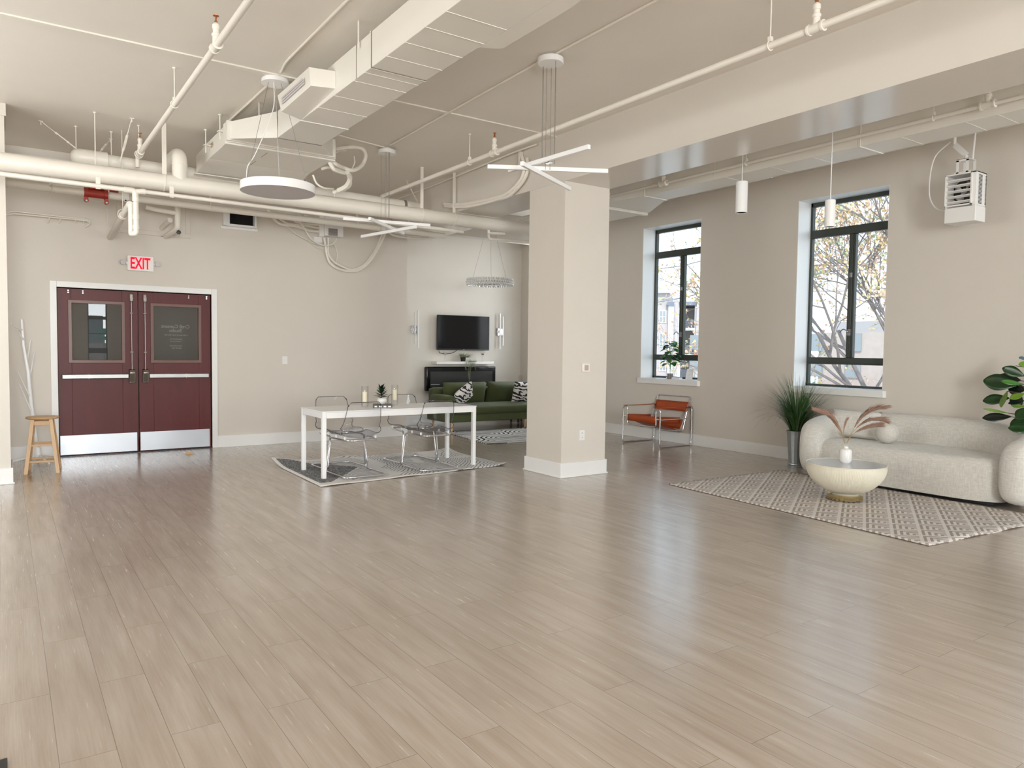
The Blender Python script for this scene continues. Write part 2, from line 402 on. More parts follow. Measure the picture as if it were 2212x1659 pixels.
M_floor = floor_mat()

def rug_diamond():
    g = G('beige_diamond_rug', 0.95)
    a = g.m('ADD', g.m('DIVIDE', g.x, 0.24), g.m('DIVIDE', g.y, 0.36)); b = g.m('SUBTRACT', g.m('DIVIDE', g.x, 0.24), g.m('DIVIDE', g.y, 0.36))
    fa, fb = g.m('FRACT', g.m('ADD', a, 50.0)), g.m('FRACT', g.m('ADD', b, 50.0))
    mx = g.m('MAXIMUM', fa, fb)
    line = g.m('GREATER_THAN', mx, 0.90)
    st = g.m('LESS_THAN', g.m('FRACT', g.m('MULTIPLY', mx, 4.6)), 0.5)
    wv = g.noise(g.vec(g.x, g.y, 0), 45, 2)
    lt = g.m('MAXIMUM', line, st)
    c = g.mix(lt, (0.36, 0.30, 0.26, 1), (0.70, 0.66, 0.62, 1))
    c = g.mix(1.0, c, g.ramp(wv, [(0.3, (0.88, 0.87, 0.86, 1)), (0.7, (1, 1, 1, 1))]), 'MULTIPLY')
    g.color(c); g.bump(g.noise(None, 300, 2), 0.3, 0.004); return g.mt
def rug_abstract():
    g = G('grey_white_abstract_rug', 0.95)
    # dark corner triangle, wavy dashed lines elsewhere, white border
    wob = g.m('MULTIPLY', g.m('SUBTRACT', g.noise(g.vec(g.x, g.y, 0), 5, 2), 0.5), 0.12)
    tri = g.m('GREATER_THAN', g.m('ADD', g.m('SUBTRACT', g.y, g.m('MULTIPLY', g.m('ABSOLUTE', g.m('SUBTRACT', g.x, 0.02)), 0.78)), wob), 0.42)
    wav = g.m('ADD', g.m('MULTIPLY', g.m('SINE', g.m('MULTIPLY', g.y, 7.0)), 0.10), g.m('MULTIPLY', g.noise(g.vec(g.x, g.y, 3), 2.2, 2), 0.35))
    ln = g.m('FRACT', g.m('MULTIPLY', g.m('ADD', g.m('ADD', g.x, g.m('MULTIPLY', g.y, 0.55)), wav), 17.0))
    zone = g.m('GREATER_THAN', g.noise(g.vec(g.x, g.y, 9), 2.0, 1), 0.42)
    stripe = g.m('MULTIPLY', g.m('LESS_THAN', ln, 0.30), zone)
    c = g.mix(stripe, (0.68, 0.67, 0.66, 1), (0.20, 0.20, 0.205, 1))
    spk = g.ramp(g.noise(None, 55, 4), [(0.42, (0.06, 0.06, 0.062, 1)), (0.60, (0.30, 0.30, 0.30, 1))])
    c = g.mix(tri, c, spk)
    edge = g.m('MAXIMUM', g.m('GREATER_THAN', g.m('ABSOLUTE', g.x), 0.79), g.m('GREATER_THAN', g.m('ABSOLUTE', g.y), 1.17))
    c = g.mix(edge, c, (0.66, 0.63, 0.60, 1))
    g.color(c); g.bump(g.noise(None, 260, 2), 0.3, 0.004); return g.mt
def rug_maze():
    g = G('black_white_maze_rug', 0.95)
    def cell(v, s, o): return g.m('SUBTRACT', g.m('FRACT', g.m('ADD', g.m('DIVIDE', v, s), o)), 0.5)
    rowi = g.m('MODULO', g.m('FLOOR', g.m('ADD', g.m('DIVIDE', g.x, 0.62), 40.0)), 2.0)
    cx = cell(g.x, 0.62, 40.0)
    cy = g.m('SUBTRACT', g.m('FRACT', g.m('ADD', g.m('ADD', g.m('DIVIDE', g.y, 1.5), 40.0), g.m('MULTIPLY', rowi, 0.5))), 0.5)
    ax = g.m('MULTIPLY', g.m('ABSOLUTE', cx), 0.62); ay = g.m('MAXIMUM', g.m('SUBTRACT', g.m('MULTIPLY', g.m('ABSOLUTE', cy), 1.5), 0.42), 0.0)
    d = g.m('SQRT', g.m('ADD', g.m('MULTIPLY', ax, ax), g.m('MULTIPLY', ay, ay)))
    s = g.m('LESS_THAN', g.m('FRACT', g.m('MULTIPLY', d, 13.0)), 0.42)
    g.color(g.mix(s, (0.72, 0.70, 0.67, 1), (0.02, 0.02, 0.024, 1))); return g.mt
def zebra(rot, sc_):
    g = G('zebra_fabric', 0.85)
    x2 = g.m('ADD', g.m('MULTIPLY', g.x, math.cos(rot)), g.m('MULTIPLY', g.z, math.sin(rot)))
    z2 = g.m('SUBTRACT', g.m('MULTIPLY', g.z, math.cos(rot)), g.m('MULTIPLY', g.x, math.sin(rot)))
    n = g.noise(g.vec(g.m('MULTIPLY', x2, 0.6), z2, 0), 9.0, 2)
    ph = g.m('ADD', g.m('MULTIPLY', z2, sc_), g.m('MULTIPLY', n, 3.2))
    s = g.m('GREATER_THAN', g.m('SINE', g.m('MULTIPLY', ph, 6.283)), 0.25)
    g.color(g.mix(s, (0.74, 0.70, 0.66, 1), (0.012, 0.013, 0.02, 1))); return g.mt
def linen(name, col):
    g = G(name, 0.9, sheen=0.2)
    a = g.noise(g.vec(g.m('MULTIPLY', g.x, 12.0), g.m('MULTIPLY', g.y, 12.0), g.m('MULTIPLY', g.z, 160.0)), 1.5, 3)
    b = g.noise(g.vec(g.m('MULTIPLY', g.x, 140.0), g.m('MULTIPLY', g.y, 140.0), g.m('MULTIPLY', g.z, 10.0)), 1.5, 3)
    t = g.m('MULTIPLY', g.m('ADD', a, b), 0.5)
    lo = tuple(c * 0.80 for c in col) + (1,); hi = tuple(min(1, c * 1.12) for c in col) + (1,)
    g.color(g.ramp(t, [(0.35, lo), (0.65, hi)])); g.bump(t, 0.35, 0.004); return g.mt
M_rug2, M_rug1, M_rug3 = rug_diamond(), rug_abstract(), rug_maze()
M_linen = linen('off_white_linen', (0.64, 0.62, 0.575))
M_linen2 = linen('pale_boucle', (0.60, 0.575, 0.53))
def ribbed(name, c1, c2, k):
    g = G(name, 0.5)
    an = g.m('ARCTAN2', g.y, g.x); s = g.m('GREATER_THAN', g.m('SINE', g.m('MULTIPLY', an, k)), -0.2)
    g.color(g.mix(s, c1, c2)); return g.mt
M_stripepot = ribbed('striped_pot', (0.45, 0.40, 0.38, 1), (0.03, 0.025, 0.025, 1), 16.0)
M_tabletop = pr('bluish_glass_top', (0.50, 0.53, 0.58, 1), 0.08, var=0.03)

# ------------------------------------------------------------------ the setting
ZC, XD = 3.80, 10.78
XT = 12.2                      # wall of the recess with the television
struct(MB().box(XB - .3, XT + .3, YW - .36, YL + .3, -0.12, 0).build('floor', M_floor, local=True))
struct(MB().box(XB - .3, XT + .3, YW - .36, YL + .3, ZC, ZC + .2).build('ceiling', M_ceil, local=True))
# door wall with an opening for the double door, and the header over the recess
DY0, DY1, DZ = -2.37, -0.545, 2.135
YE = -5.37
w = MB().box(XD, XD + .2, DY1 + .0, YL, 0, ZC).box(XD, XD + .2, YE, DY0, 0, ZC).box(XD, XD + .2, DY0, DY1, DZ, ZC)
w.box(XD + .2, XT, YE, YE + .14, 0, ZC)
struct(w.build('wall_far', M_wall))
struct(MB().box(XT, XT + .2, YW - .36, YE + .14, 0, ZC).build('wall_recess', M_wall))
struct(MB().box(XD, XD + .2, YW, YE, 3.34, ZC).build('wall_header', M_wall))
# window wall
WZ0, WZ1 = 0.99, 3.43
wins = [(7.54, 8.76), (4.69, 5.90), (1.83, 3.04), (-1.02, 0.19), (-3.87, -2.66), (10.40, 11.58)]
w = MB(); xs = XB - .3
for a, b in sorted(wins):
    w.box(xs, a, YW - .36, YW, 0, ZC); w.box(a, b, YW - .36, YW, 0, WZ0 - .04); w.box(a, b, YW - .36, YW, WZ1, ZC); xs = b
w.box(xs, XT, YW - .36, YW, 0, ZC)
struct(w.build('wall_right', M_wall))
# back wall behind the camera
bw = BW
w = MB(); ys = YW
for a, b in bw:
    w.box(XB - .3, XB, ys, a, 0, ZC); w.box(XB - .3, XB, a, b, 0, .75); w.box(XB - .3, XB, a, b, 3.5, ZC); ys = b
w.box(XB - .3, XB, ys, YL + .3, 0, ZC)
struct(w.build('wall_back', M_wall))
lw = LW
w = MB(); xs = XB
for a, b in lw:
    w.box(xs, a, YL, YL + .3, 0, ZC); w.box(a, b, YL, YL + .3, 0, .99); w.box(a, b, YL, YL + .3, 3.43, ZC); xs = b
w.box(xs, XT, YL, YL + .3, 0, ZC)
struct(w.build('wall_left', M_wall))
# pier at the left edge of the picture
struct(MB().box(8.97, 9.6, -.035, .75, 0, ZC).box(8.955, 9.6, -.05, .75, 3.68, ZC - .0).build('wall_pier', M_wall))
# beam and column
struct(MB().box(XB, 8.72, -5.74, -5.08, 3.28, ZC).box(8.72, XD, -5.76, -5.08, 3.21, ZC).build('beam', M_beam))
CX0, CX1, CY0, CY1 = 6.37, 7.03, -5.735, -5.085
struct(MB().box(CX0, CX1, CY0, CY1, 0, 3.28).build('column', M_wall))
# baseboards
BH, BT = 0.165, 0.018
def bb(name, *bxs):
    mb = MB()
    for b in bxs: mb.box(*b, 0, BH)
    for (x0, x1, y0, y1) in bxs:   # quarter round at the foot
        pass
    return struct(mb.build(name, M_trim, bevel=.003))
bb('baseboard_column', (CX0 - BT, CX0, CY0 - BT, CY1 + BT), (CX1, CX1 + BT, CY0 - BT, CY1 + BT), (CX0, CX1, CY1, CY1 + BT), (CX0, CX1, CY0 - BT, CY0))
struct(MB().box(CX0 - BT - .012, CX1 + BT + .012, CY0 - BT - .012, CY1 + BT + .012, 0, .018).build('trim_column_shoe', M_trim, bevel=.005))
bb('baseboard_far', (XD - BT, XD, YE, DY0 - .07), (XD - BT, XD, DY1 + .07, YL), (XD - BT, XT, YE - BT, YE))
bb('baseboard_recess', (XT - BT, XT, YW, YE - BT))
bb('baseboard_right', (XB, XT - BT, YW, YW + BT))
bb('baseboard_pier', (8.97 - BT, 8.97, -.035 - BT, .75), (8.97, 9.6, -.035 - BT, -.035))
struct(MB().box(8.97 - BT - .012, 8.97, -.035 - BT - .012, .75, 0, .018).build('trim_pier_shoe', M_trim, bevel=.005))
# ceiling joint strip, the rail where ceiling and door wall meet
struct(MB().box(6.53, 6.60, -5.08, YL, ZC - .012, ZC).build('trim_1', M_pipe))
struct(MB().box(XD - .05, XD, -5.08, YL, ZC - .16, ZC - .10).box(XD - .03, XD, -5.08, YL, ZC - .26, ZC - .22).build('trim_2', M_pipe))
# door casing
CW = 0.075
struct(MB().box(XD - .02, XD + .16, DY0 - CW, DY0, 0, DZ + CW).box(XD - .02, XD + .16, DY1, DY1 + CW, 0, DZ + CW)
       .box(XD - .02, XD + .16, DY0, DY1, DZ, DZ + CW).build('trim_door_casing', M_trim, bevel=.004))

def window(n, x0, x1, label=True):
    W = sthing('window_%d' % n, ((x0 + x1) / 2, YW - .29, WZ0))
    ya, yb = YW - .335, YW - .275
    fr = MB()
    fr.box(x0, x0 + .035, ya, yb, WZ0, WZ1).box(x1 - .035, x1, ya, yb, WZ0, WZ1).box(x0, x1, ya, yb, WZ1 - .06, WZ1).box(x0, x1, ya, yb, WZ0, WZ0 + .03)
    fr.build('window_frame', M_wframe, W, bevel=.004)
    xm = (x0 + x1) / 2
    MB().box(x0 + .035, x1 - .035, ya, yb + .01, 2.955, 3.06).build('transom_bar', M_wframe, W, bevel=.006)
    MB().box(x0 + .035, x1 - .035, ya, yb + .012, 1.285, 1.375).box(x0 + .035, x1 - .035, yb, yb + .03, 1.285, 1.30).build('lower_bar', M_wframe, W, bevel=.006)
    MB().box(xm - .045, xm + .045, ya, yb, 1.375, 2.955).box(xm - .018, xm + .018, yb, yb + .014, 1.375, 2.955).build('mullion', M_wframe, W, bevel=.005)
    for a, b, c, d in ((x0 + .035, x1 - .035, WZ0 + .03, 1.285), (x0 + .035, xm - .045, 1.375, 2.955), (xm + .045, x1 - .035, 1.375, 2.955), (x0 + .035, x1 - .035, 3.06, WZ1 - .06)):
        MB().box(a, b, YW - .311, YW - .305, c, d).build('window_pane', M_pane, W)
    h = MB().tube(cr([(xm, yb + .01, 1.70), (xm, yb + .05, 1.71), (xm + .05, yb + .06, 1.74), (xm + .10, yb + .055, 1.70)]), .007, 8).box(xm - .02, xm + .02, yb, yb + .02, 1.66, 1.74)
    h.build('casement_handle', M_steel, W)
    MB().box(xm - .02, xm + .015, yb, yb + .025, 2.40, 2.46).build('catch', M_steel, W, bevel=.004)
    MB().tube([(xm + .012 * math.cos(t), yb + .03, 1.27 + .012 * math.sin(t)) for t in [i * .5236 for i in range(12)]], .003, 6, closed=True).build('pull_ring', M_wframe, W)
    # painted reveal and sill
    MB().box(x0, x0 + .005, YW - .274, YW - .001, WZ0, WZ1 - .001).box(x1 - .005, x1, YW - .274, YW - .001, WZ0, WZ1 - .001).box(x0 + .005, x1 - .005, YW - .274, YW - .001, WZ1 - .006, WZ1 - .001).build('window_reveal', M_trim, W)
    MB().prism([(x0 - .05, YW), (x0 - .03, YW + .045), (x1 + .03, YW + .045), (x1 + .05, YW)], WZ0 - .085, WZ0 - .002).box(x0, x1, YW - .275, YW, WZ0 - .04, WZ0 - .002).build('window_sill', M_trim, W, bevel=.004)
    return W
for i, (a, b) in enumerate(wins): window(i + 1, a, b)
def plain_window(n, ax, p, a, b, z0, z1, bars, vb):  # unseen windows; all but the narrow back one added for light
    W = sthing('window_%d' % n, (0, 0, 0)); fr = MB(); gl = MB()
    def bx(mb, u0, u1, d0, d1, c0, c1):
        if ax == 0: mb.box(p - d1, p - d0, u0, u1, c0, c1)
        else: mb.box(u0, u1, p + d0, p + d1, c0, c1)
    bx(fr, a, a + .04, .18, .24, z0, z1); bx(fr, b - .04, b, .18, .24, z0, z1); bx(fr, a, b, .18, .24, z0, z0 + .04); bx(fr, a, b, .18, .24, z1 - .04, z1)
    for z, t in bars: bx(fr, a, b, .18, .24, z - t / 2, z + t / 2)
    for u in vb: bx(fr, u - .03, u + .03, .18, .24, z0, z1)
    fr.build('window_frame', M_wframe, W)
    bx(gl, a + .04, b - .04, .205, .21, z0 + .04, z1 - .04); gl.build('window_pane', M_pane, W)
plain_window(7, 0, XB, *bw[0], .75, 3.5, [(2.9, .07), (1.3, .07)], (-7.05,))
plain_window(8, 0, XB, *bw[1], .75, 3.5, [(2.26, .10), (1.76, .03), (1.22, .16)], ())
plain_window(9, 0, XB, *bw[2], .75, 3.5, [(2.9, .07), (1.3, .07)], (-.2, 1.05))
for i, (a, b) in enumerate(lw): plain_window(10 + i, 1, YL, a, b, .99, 3.43, [(3.0, .07), (1.3, .07)], ((a + b) / 2,))

# ------------------------------------------------------------------ double door
def door(n, y0, y1, side):
    """side=+1: hinge at larger y"""
    D = sthing('door_%d' % n, (XD + .04, (y0 + y1) / 2, 0.01))
    xf, xb = XD + .03, XD + .075
    ym = y1 if side > 0 else y0                  # hinge edge
    yo = y0 if side > 0 else y1                  # meeting edge
    s = side
    # glazed opening
    if side > 0: g0, g1 = -1.27, -.70
    else: g0, g1 = -2.21, -1.64
    z0, z1 = 1.22, 1.95
    p = MB()
    p.box(xf, xb, y0, g0, .012, 2.125).box(xf, xb, g1, y1, .012, 2.125).box(xf, xb, g0, g1, .012, z0).box(xf, xb, g0, g1, z1, 2.125)
    p.build('door_leaf', M_cherry, D, bevel=.002)
    fr = MB(); t = .035
    fr.box(xf - .012, xf, g0 - t, g0 + .006, z0 - t, z1 + t).box(xf - .012, xf, g1 - .006, g1 + t, z0 - t, z1 + t).box(xf - .012, xf, g0, g1, z0 - t, z0 + .006).box(xf - .012, xf, g0, g1, z1 - .006, z1 + t)
    fr.build('glazing_bead', M_cherryframe, D, bevel=.003)
    MB().box(xf + .018, xf + .024, g0, g1, z0, z1).build('door_pane', M_doorglass, D)
    MB().box(xf - .004, xf, y0 + .02, y1 - .01, .02, .265).build('kick_plate', M_kick, D)
    # exit device
    a, b = sorted((yo + s * .115, ym - s * .035))
    MB().box(xf - .062, xf - .004, a, b, .985, 1.045).build('push_bar', M_steel, D, bevel=.008)
    d = ym - s * .33
    MB().box(xf - .064, xf - .003, d - .003, d + .003, .983, 1.047).build('bar_joint', M_latch, D)
    c = yo + s * .075
    MB().hexa([(xf, c - .036, .92), (xf, c + .036, .92), (xf, c + .036, 1.11), (xf, c - .036, 1.11)],
              [(xf - .05, c - .034, .93), (xf - .05, c + .034, .93), (xf - .085, c + .034, 1.06), (xf - .085, c - .034, 1.06)]).hexa(
              [(xf - .05, c - .034, .93), (xf - .05, c + .034, .93), (xf - .085, c + .034, 1.06), (xf - .085, c - .034, 1.06)],
              [(xf - .05, c - .034, .93), (xf - .05, c + .034, .93), (xf - .06, c + .034, 1.10), (xf - .06, c - .034, 1.10)]).build('latch_case', M_latch, D, bevel=.006)
    MB().cyl((xf - .035, c, 1.10), (xf - .035, c, 2.02), .0065, n=10).build('vertical_rod', M_steel, D)
    for z in (1.33, 1.84): MB().box(xf - .044, xf, c - .02, c + .02, z - .007, z + .007).build('rod_guide', M_chrome, D, bevel=.004)
    MB().box(xf - .055, xf, c - .02, c + .02, 1.99, 2.09).build('top_latch', M_chrome, D, bevel=.010)
    for u in (.20, .36) if side > 0 else (.13, .36):
        for z in (2.075, 2.10): MB().cyl((xf - .006, ym - s * (u - .08), z), (xf, ym - s * (u - .08), z), .009, n=10).build('bolt_cap', M_chrome, D)
    return D
D1 = door(1, -1.452, DY1 - .006, 1)
D2 = door(2, DY0 + .006, -1.462, -1)
struct(MB().box(XD - .01, XD + .16, DY0, DY1, 0, .010).build('trim_threshold', M_black))
# lettering on the outer side of the right leaf's pane: read from inside it is mirrored
def text_mesh(body, size, bold=0.0, ext=0.001, align='CENTER'):
    cu = bpy.data.curves.new('t', 'FONT'); cu.body = body; cu.size = size; cu.extrude = ext; cu.offset = bold; cu.align_x = align; cu.align_y = 'CENTER'
    o = bpy.data.objects.new('t', cu); C.objects.link(o)
    dg = bpy.context.evaluated_depsgraph_get(); me = bpy.data.meshes.new_from_object(o.evaluated_get(dg))
    bpy.data.objects.remove(o); return me
def text_obj(name, body, size, mat, M, parent=None, bold=0.0, ext=0.001):
    me = text_mesh(body, size, bold, ext); me.transform(M)
    if parent is not None: me.transform(wmat(parent).inverted())
    me.name = name; me.materials.clear(); me.materials.append(mat)
    o = bpy.data.objects.new(name, me); C.objects.link(o); o.parent = parent; return o
M_letter = pr('white_vinyl_letter', (0.85, 0.85, 0.85, 1), 0.5)
def wallM(x, y, z, mirror=False):
    # text x axis -> -Y (reads left to right seen from inside), text y -> Z
    s = 1 if mirror else -1
    return Matrix(((0, 0, -1, x), (s, 0, 0, y), (0, 1, 0, z), (0, 0, 0, 1)))
xl = XD + .03 + .028
text_obj('lettering', 'Cre8 Content', .062, M_letter, wallM(xl, -1.92, 1.68, True), D2, .0006)
text_obj('lettering', 'Studio', .062, M_letter, wallM(xl, -1.92, 1.625, True), D2, .0006)
mb = MB()
for z, w in ((1.565, .30), (1.51, .17), (1.478, .15), (1.418, .16), (1.388, .14)):
    n = int(w / .016)
    for i in range(n): mb.box(xl, xl + .001, -1.92 - w / 2 + i * .016, -1.92 - w / 2 + i * .016 + random.uniform(.006, .012), z - .006, z + .006)
mb.build('small_lettering', M_letter, D2)
# dim corridor behind the door
M_corr = pr('corridor_grey', (0.30, 0.30, 0.29, 1), 0.6)
struct(MB().box(XD + .2, XD + 3.2, -3.2, -3.1, 0, 3).box(XD + .2, XD + 3.2, -.1, 0, 0, 3).box(XD + 3.2, XD + 3.3, -3.2, 0, 0, 3).box(XD + .2, XD + 3.3, -3.2, 0, 3, 3.1).build('wall_corridor', M_corr))
struct(MB().box(XD + .2, XD + 3.2, -3.1, -.1, -.05, 0).build('floor_corridor', M_corr))
area_fill('corridor_fill', (XD + 1.8, -2.4, 2.95), .6, .6, (0, 0, 0), 14, (1.0, 0.95, 0.88))  # unseen area lamp added to lighten the right door pane

# ------------------------------------------------------------------ pipes and ducts under the ceiling
def rod(x, y, z0, parent, name='hanger_rod', r=.005, z1=None):
    return MB().cyl((x, y, z0), (x, y, (z1 or ZC)), r, n=8).cyl((x, y, (z1 or ZC) - .012), (x, y, (z1 or ZC)), r * 3, n=8).build(name, M_pipe, parent)
def sprinkler(parent, x, y, z, down=False, white=False):
    """tee with an upright sprinkler head standing on a pipe that runs along x"""
    t = MB()
    t.cyl((x - .05, y, z), (x + .05, y, z), .031, n=16).cyl((x - .056, y, z), (x - .042, y, z), .036, n=16).cyl((x + .042, y, z), (x + .056, y, z), .036, n=16)
    t.lathe([(.024, 0), (.024, .05), (.029, .05), (.029, .07), (.021, .075), (.021, .10), (.025, .10), (.025, .13), (.012, .145)], (x, y, z + .012), 16)
    o = t.build('pipe_tee', M_pipe, parent)
    h = MB().lathe([(.011, 0), (.011, .012), (.006, .02), (.004, .04), (.004, .05)], (x, y, z + .155), 12)
    h.tube([(x - .010, y, z + .165), (x - .014, y, z + .185), (x - .004, y, z + .203)], .003, 6).tube([(x + .010, y, z + .165), (x + .014, y, z + .185), (x + .004, y, z + .203)], .003, 6)
    h.lathe([(.002, 0), (.020, .001), (.021, .004), (.002, .005)], (x, y, z + .203), 14)
    h.build('sprinkler_head', M_pipe if white else M_copper, o)
    return o
def clevis(parent, x, y, z, r):
    """pear hanger around a pipe running along x"""
    mb = MB().tube([(x, y + (r + .006) * math.cos(a), z + (r + .006) * math.sin(a)) for a in [i * math.pi / 8 for i in range(16)]], .005, 6, closed=True)
    mb.box(x - .012, x + .012, y - .014, y + .014, z + r, z + r + .035)
    return mb.build('pipe_hanger', M_pipe, parent)
# sprinkler branch on the left
PZ = 3.49
t = thing('sprinkler_pipe', 'white sprinkler pipe on the left ceiling ending above the large pipes by the double door', 'pipe', (4.7, -1.235, PZ))
MB().cyl((-4.8, -1.235, PZ), (8.98, -1.235, PZ), .024, n=18).cyl((8.88, -1.235, PZ), (8.99, -1.235, PZ), .033, n=18).tube(fil([(8.97, -1.235, PZ), (9.05, -1.235, PZ), (9.05, -1.235, PZ - .12)], .04), .022, 14).build('pipe_run', M_pipe, t)
for x in (5.42, 8.86, 1.9): sprinkler(t, x, -1.235, PZ)
for x in (6.92, 3.3, .3): clevis(t, x, -1.235, PZ, .024); rod(x, -1.235, PZ + .05, t)
clevis(t, 8.95, -1.235, PZ, .034); rod(8.95, -1.235, PZ + .06, t)
# sprinkler branch along the beam
t = thing('sprinkler_pipe', 'long white sprinkler pipe running beside the ceiling beam from the upper right corner', 'pipe', (4.5, -4.27, PZ))
y = -4.27
MB().cyl((-4.8, y, PZ), (9.35, y, PZ), .024, n=18).build('pipe_run', M_pipe, t)
for x in (6.55, 2.83, -.8): sprinkler(t, x, y, PZ)
for x in (7.05, 3.17, .1): clevis(t, x, y, PZ, .024); rod(x, y, PZ + .05, t)
# sprinkler branch in the window bay
t = thing('sprinkler_pipe', 'white sprinkler pipe in the window bay in front of the long wall duct', 'pipe', (4.5, -6.62, PZ))
y = -6.65
MB().cyl((-4.8, y, 3.475), (9.9, y, 3.475), .017, n=14).build('pipe_run', M_pipe, t)
for x in (6.42, 2.82): sprinkler(t, x, y, 3.475, white=True)
for x in (7.4, 5.2, 3.25): clevis(t, x, y, 3.475, .017); rod(x, y, 3.51, t)

# the big insulated main across the room, with its vent elbow
t = thing('insulated_pipe', 'thickest white insulated pipe crossing in front of the door wall', 'pipe', (8.72, -2.5, 3.18))
MB().cyl((8.72, 2.5, 3.178), (8.72, -6.6, 3.178), .088, n=32).build('pipe_jacket', M_pipe, t)
for yy in (.05, -.43, -.86, -1.16, -1.44, -2.35, -3.15, -4.33, -5.03): MB().cyl((8.72, yy, 3.178), (8.72, yy - .006, 3.178), .0895, n=32).build('jacket_band', M_pipe, t)
for yy in (-1.444, -4.542, -5.03): MB().box(8.695, 8.70, yy - .022, yy + .022, 3.262, ZC).tube([(8.72 + .092 * math.cos(a), yy, 3.178 + .092 * math.sin(a)) for a in [i * math.pi / 12 for i in range(24)]], .004, 6, closed=True).build('hanger_strap', M_pipe, t)
rod(8.72, -.80, 3.26, t)
e = [(8.72, -1.60, 3.20), (8.72, -1.60, 3.50), (9.05, -1.60, 3.52), (9.345, -1.60, 3.50)]
e = fil(e, .12, 8)
MB().tube(e, .078, 24).tube([e[1], e[1] + Vector((0, 0, .012))], .083, 24).build('vent_elbow', M_pipe, t)
# second main behind it, with the fat end cap
t = thing('insulated_pipe', 'white insulated pipe behind the thickest one with a fat rounded end at its left', 'pipe', (9.4, -2.5, 3.40))
MB().cyl((9.42, -.95, 3.475), (9.42, -4.9, 3.42), .072, n=28).build('pipe_jacket', M_pipe, t)
MB().tube([(9.42, -.62, 3.475), (9.42, -.64, 3.475), (9.42, -.67, 3.475), (9.42, -.72, 3.475), (9.42, -.98, 3.475), (9.42, -.985, 3.475)], .09, 28, rs=[.02, .06, .082, .092, .092, .073]).build('end_cap', M_pipe, t)
MB().cyl((9.42, -4.62, 3.424), (9.42, -4.66, 3.424), .0735, n=24).build('jacket_gap', M_seam, t)
MB().cyl((9.42, -1.60, 3.47), (9.42, -1.612, 3.47), .0735, n=24).build('jacket_gap', M_seam, t)
for yy in (-.68, -1.02, -3.2): rod(9.40, yy, 3.54, t)
# sway braces
def brace(label, p, q):
    t = thing('sway_brace', label, 'brace', q)
    p, q = Vector(p), Vector(q); d = p - q
    MB().tube([p, q + d * .55], .004, 6).build('cable', M_pipe, t)
    MB().beam(q + d * .60, q + d * .28, .022, .010).cyl(q + d * .62, q + d * .56, .012, n=8).cyl(q + d * .30, q + d * .25, .012, n=8).tube([q + d * .28, q], .007, 6).build('turnbuckle', M_pipe, t)
    MB().box(p.x - .025, p.x + .025, p.y - .02, p.y + .02, ZC - .006, ZC).box(p.x - .012, p.x + .012, p.y - .004, p.y + .004, ZC - .04, ZC).build('ceiling_plate', M_pipe, t)
brace('leftmost slanting brace cable going down right to the fat pipe end', (9.43, -.36, ZC), (9.42, -.70, 3.55))
brace('slanting brace cable right of the fat pipe end, leaning right', (9.75, -1.05, ZC), (9.42, -.90, 3.55))
brace('near-vertical brace cable just left of the sprinkler pipe end', (8.73, -1.14, ZC), (9.0, -1.06, 3.40))
brace('brace cable by the sprinkler pipe near the beam end', (9.55, -4.75, ZC), (9.42, -4.85, 3.50))

# small drain line with trap
t = thing('drain_pipe', 'thin white drain pipe under the thickest pipe with a hanging trap', 'pipe', (8.5, -1.1, 2.55))
zd = lambda y: 3.032 + (y + .5) * .006 if y > -2 else 3.024
MB().cyl((8.5, 2.4, 3.035), (8.5, -1.06, 3.012), .023, n=16).cyl((8.5, -1.20, 3.012), (8.5, -5.06, 2.985), .021, n=16).build('pipe_run', M_pipe, t)
MB().cyl((8.5, -1.03, 3.012), (8.5, -1.07, 3.012), .030, n=16).cyl((8.5, -1.19, 3.012), (8.5, -1.23, 3.012), .030, n=16).tube(fil([(8.5, -1.06, 3.012), (8.5, -1.135, 3.012), (8.5, -1.135, 2.90)], .05), .029, 16).tube([(8.5, -1.135, 3.0), (8.5, -1.20, 3.012)], .028, 14).build('sanitary_tee', M_pipe, t)
tr = fil([(8.5, -1.14, 2.97), (8.5, -1.14, 2.575), (8.53, -1.105, 2.575), (8.56, -1.10, 2.575), (8.56, -1.10, 2.88)], .045, 8)
MB().tube(tr, .026, 18).cyl((8.5, -1.14, 2.72), (8.5, -1.14, 2.77), .031, n=18).cyl((8.5, -1.14, 2.62), (8.5, -1.14, 2.66), .031, n=18).cyl((8.5, -1.14, 2.90), (8.5, -1.14, 2.94), .031, n=18).build('trap', M_pipe, t)
for yy in (-.80, -1.48): MB().box(8.49, 8.51, yy - .02, yy + .02, 2.985, 3.10).build('pipe_clip', M_pipe, t)
# slanting pipe behind the trap down into the wall
t = thing('drain_pipe', 'short slanting white pipe behind the hanging trap going into the door wall', 'pipe', (9.8, -1.1, 2.95))
MB().cyl((8.62, -1.10, 2.885), (10.80, -1.14, 2.80), .036, n=20).cyl((8.62, -1.1, 2.885), (9.05, -1.106, 2.868), .030, n=20).cyl((9.2, -1.108, 2.862), (9.23, -1.109, 2.861), .041, n=20).build('pipe_run', M_pipe, t)
MB().tube([(9.25, -1.108 + .05 * math.cos(a), 2.875 + .055 * math.sin(a)) for a in [i * math.pi / 8 for i in range(16)]], .005, 6, closed=True).tube([(9.25, -1.108, 2.93), (9.25, -1.108, 3.3), (9.25, -1.108, ZC)], .004, 6).build('pipe_hanger', M_pipe, t)
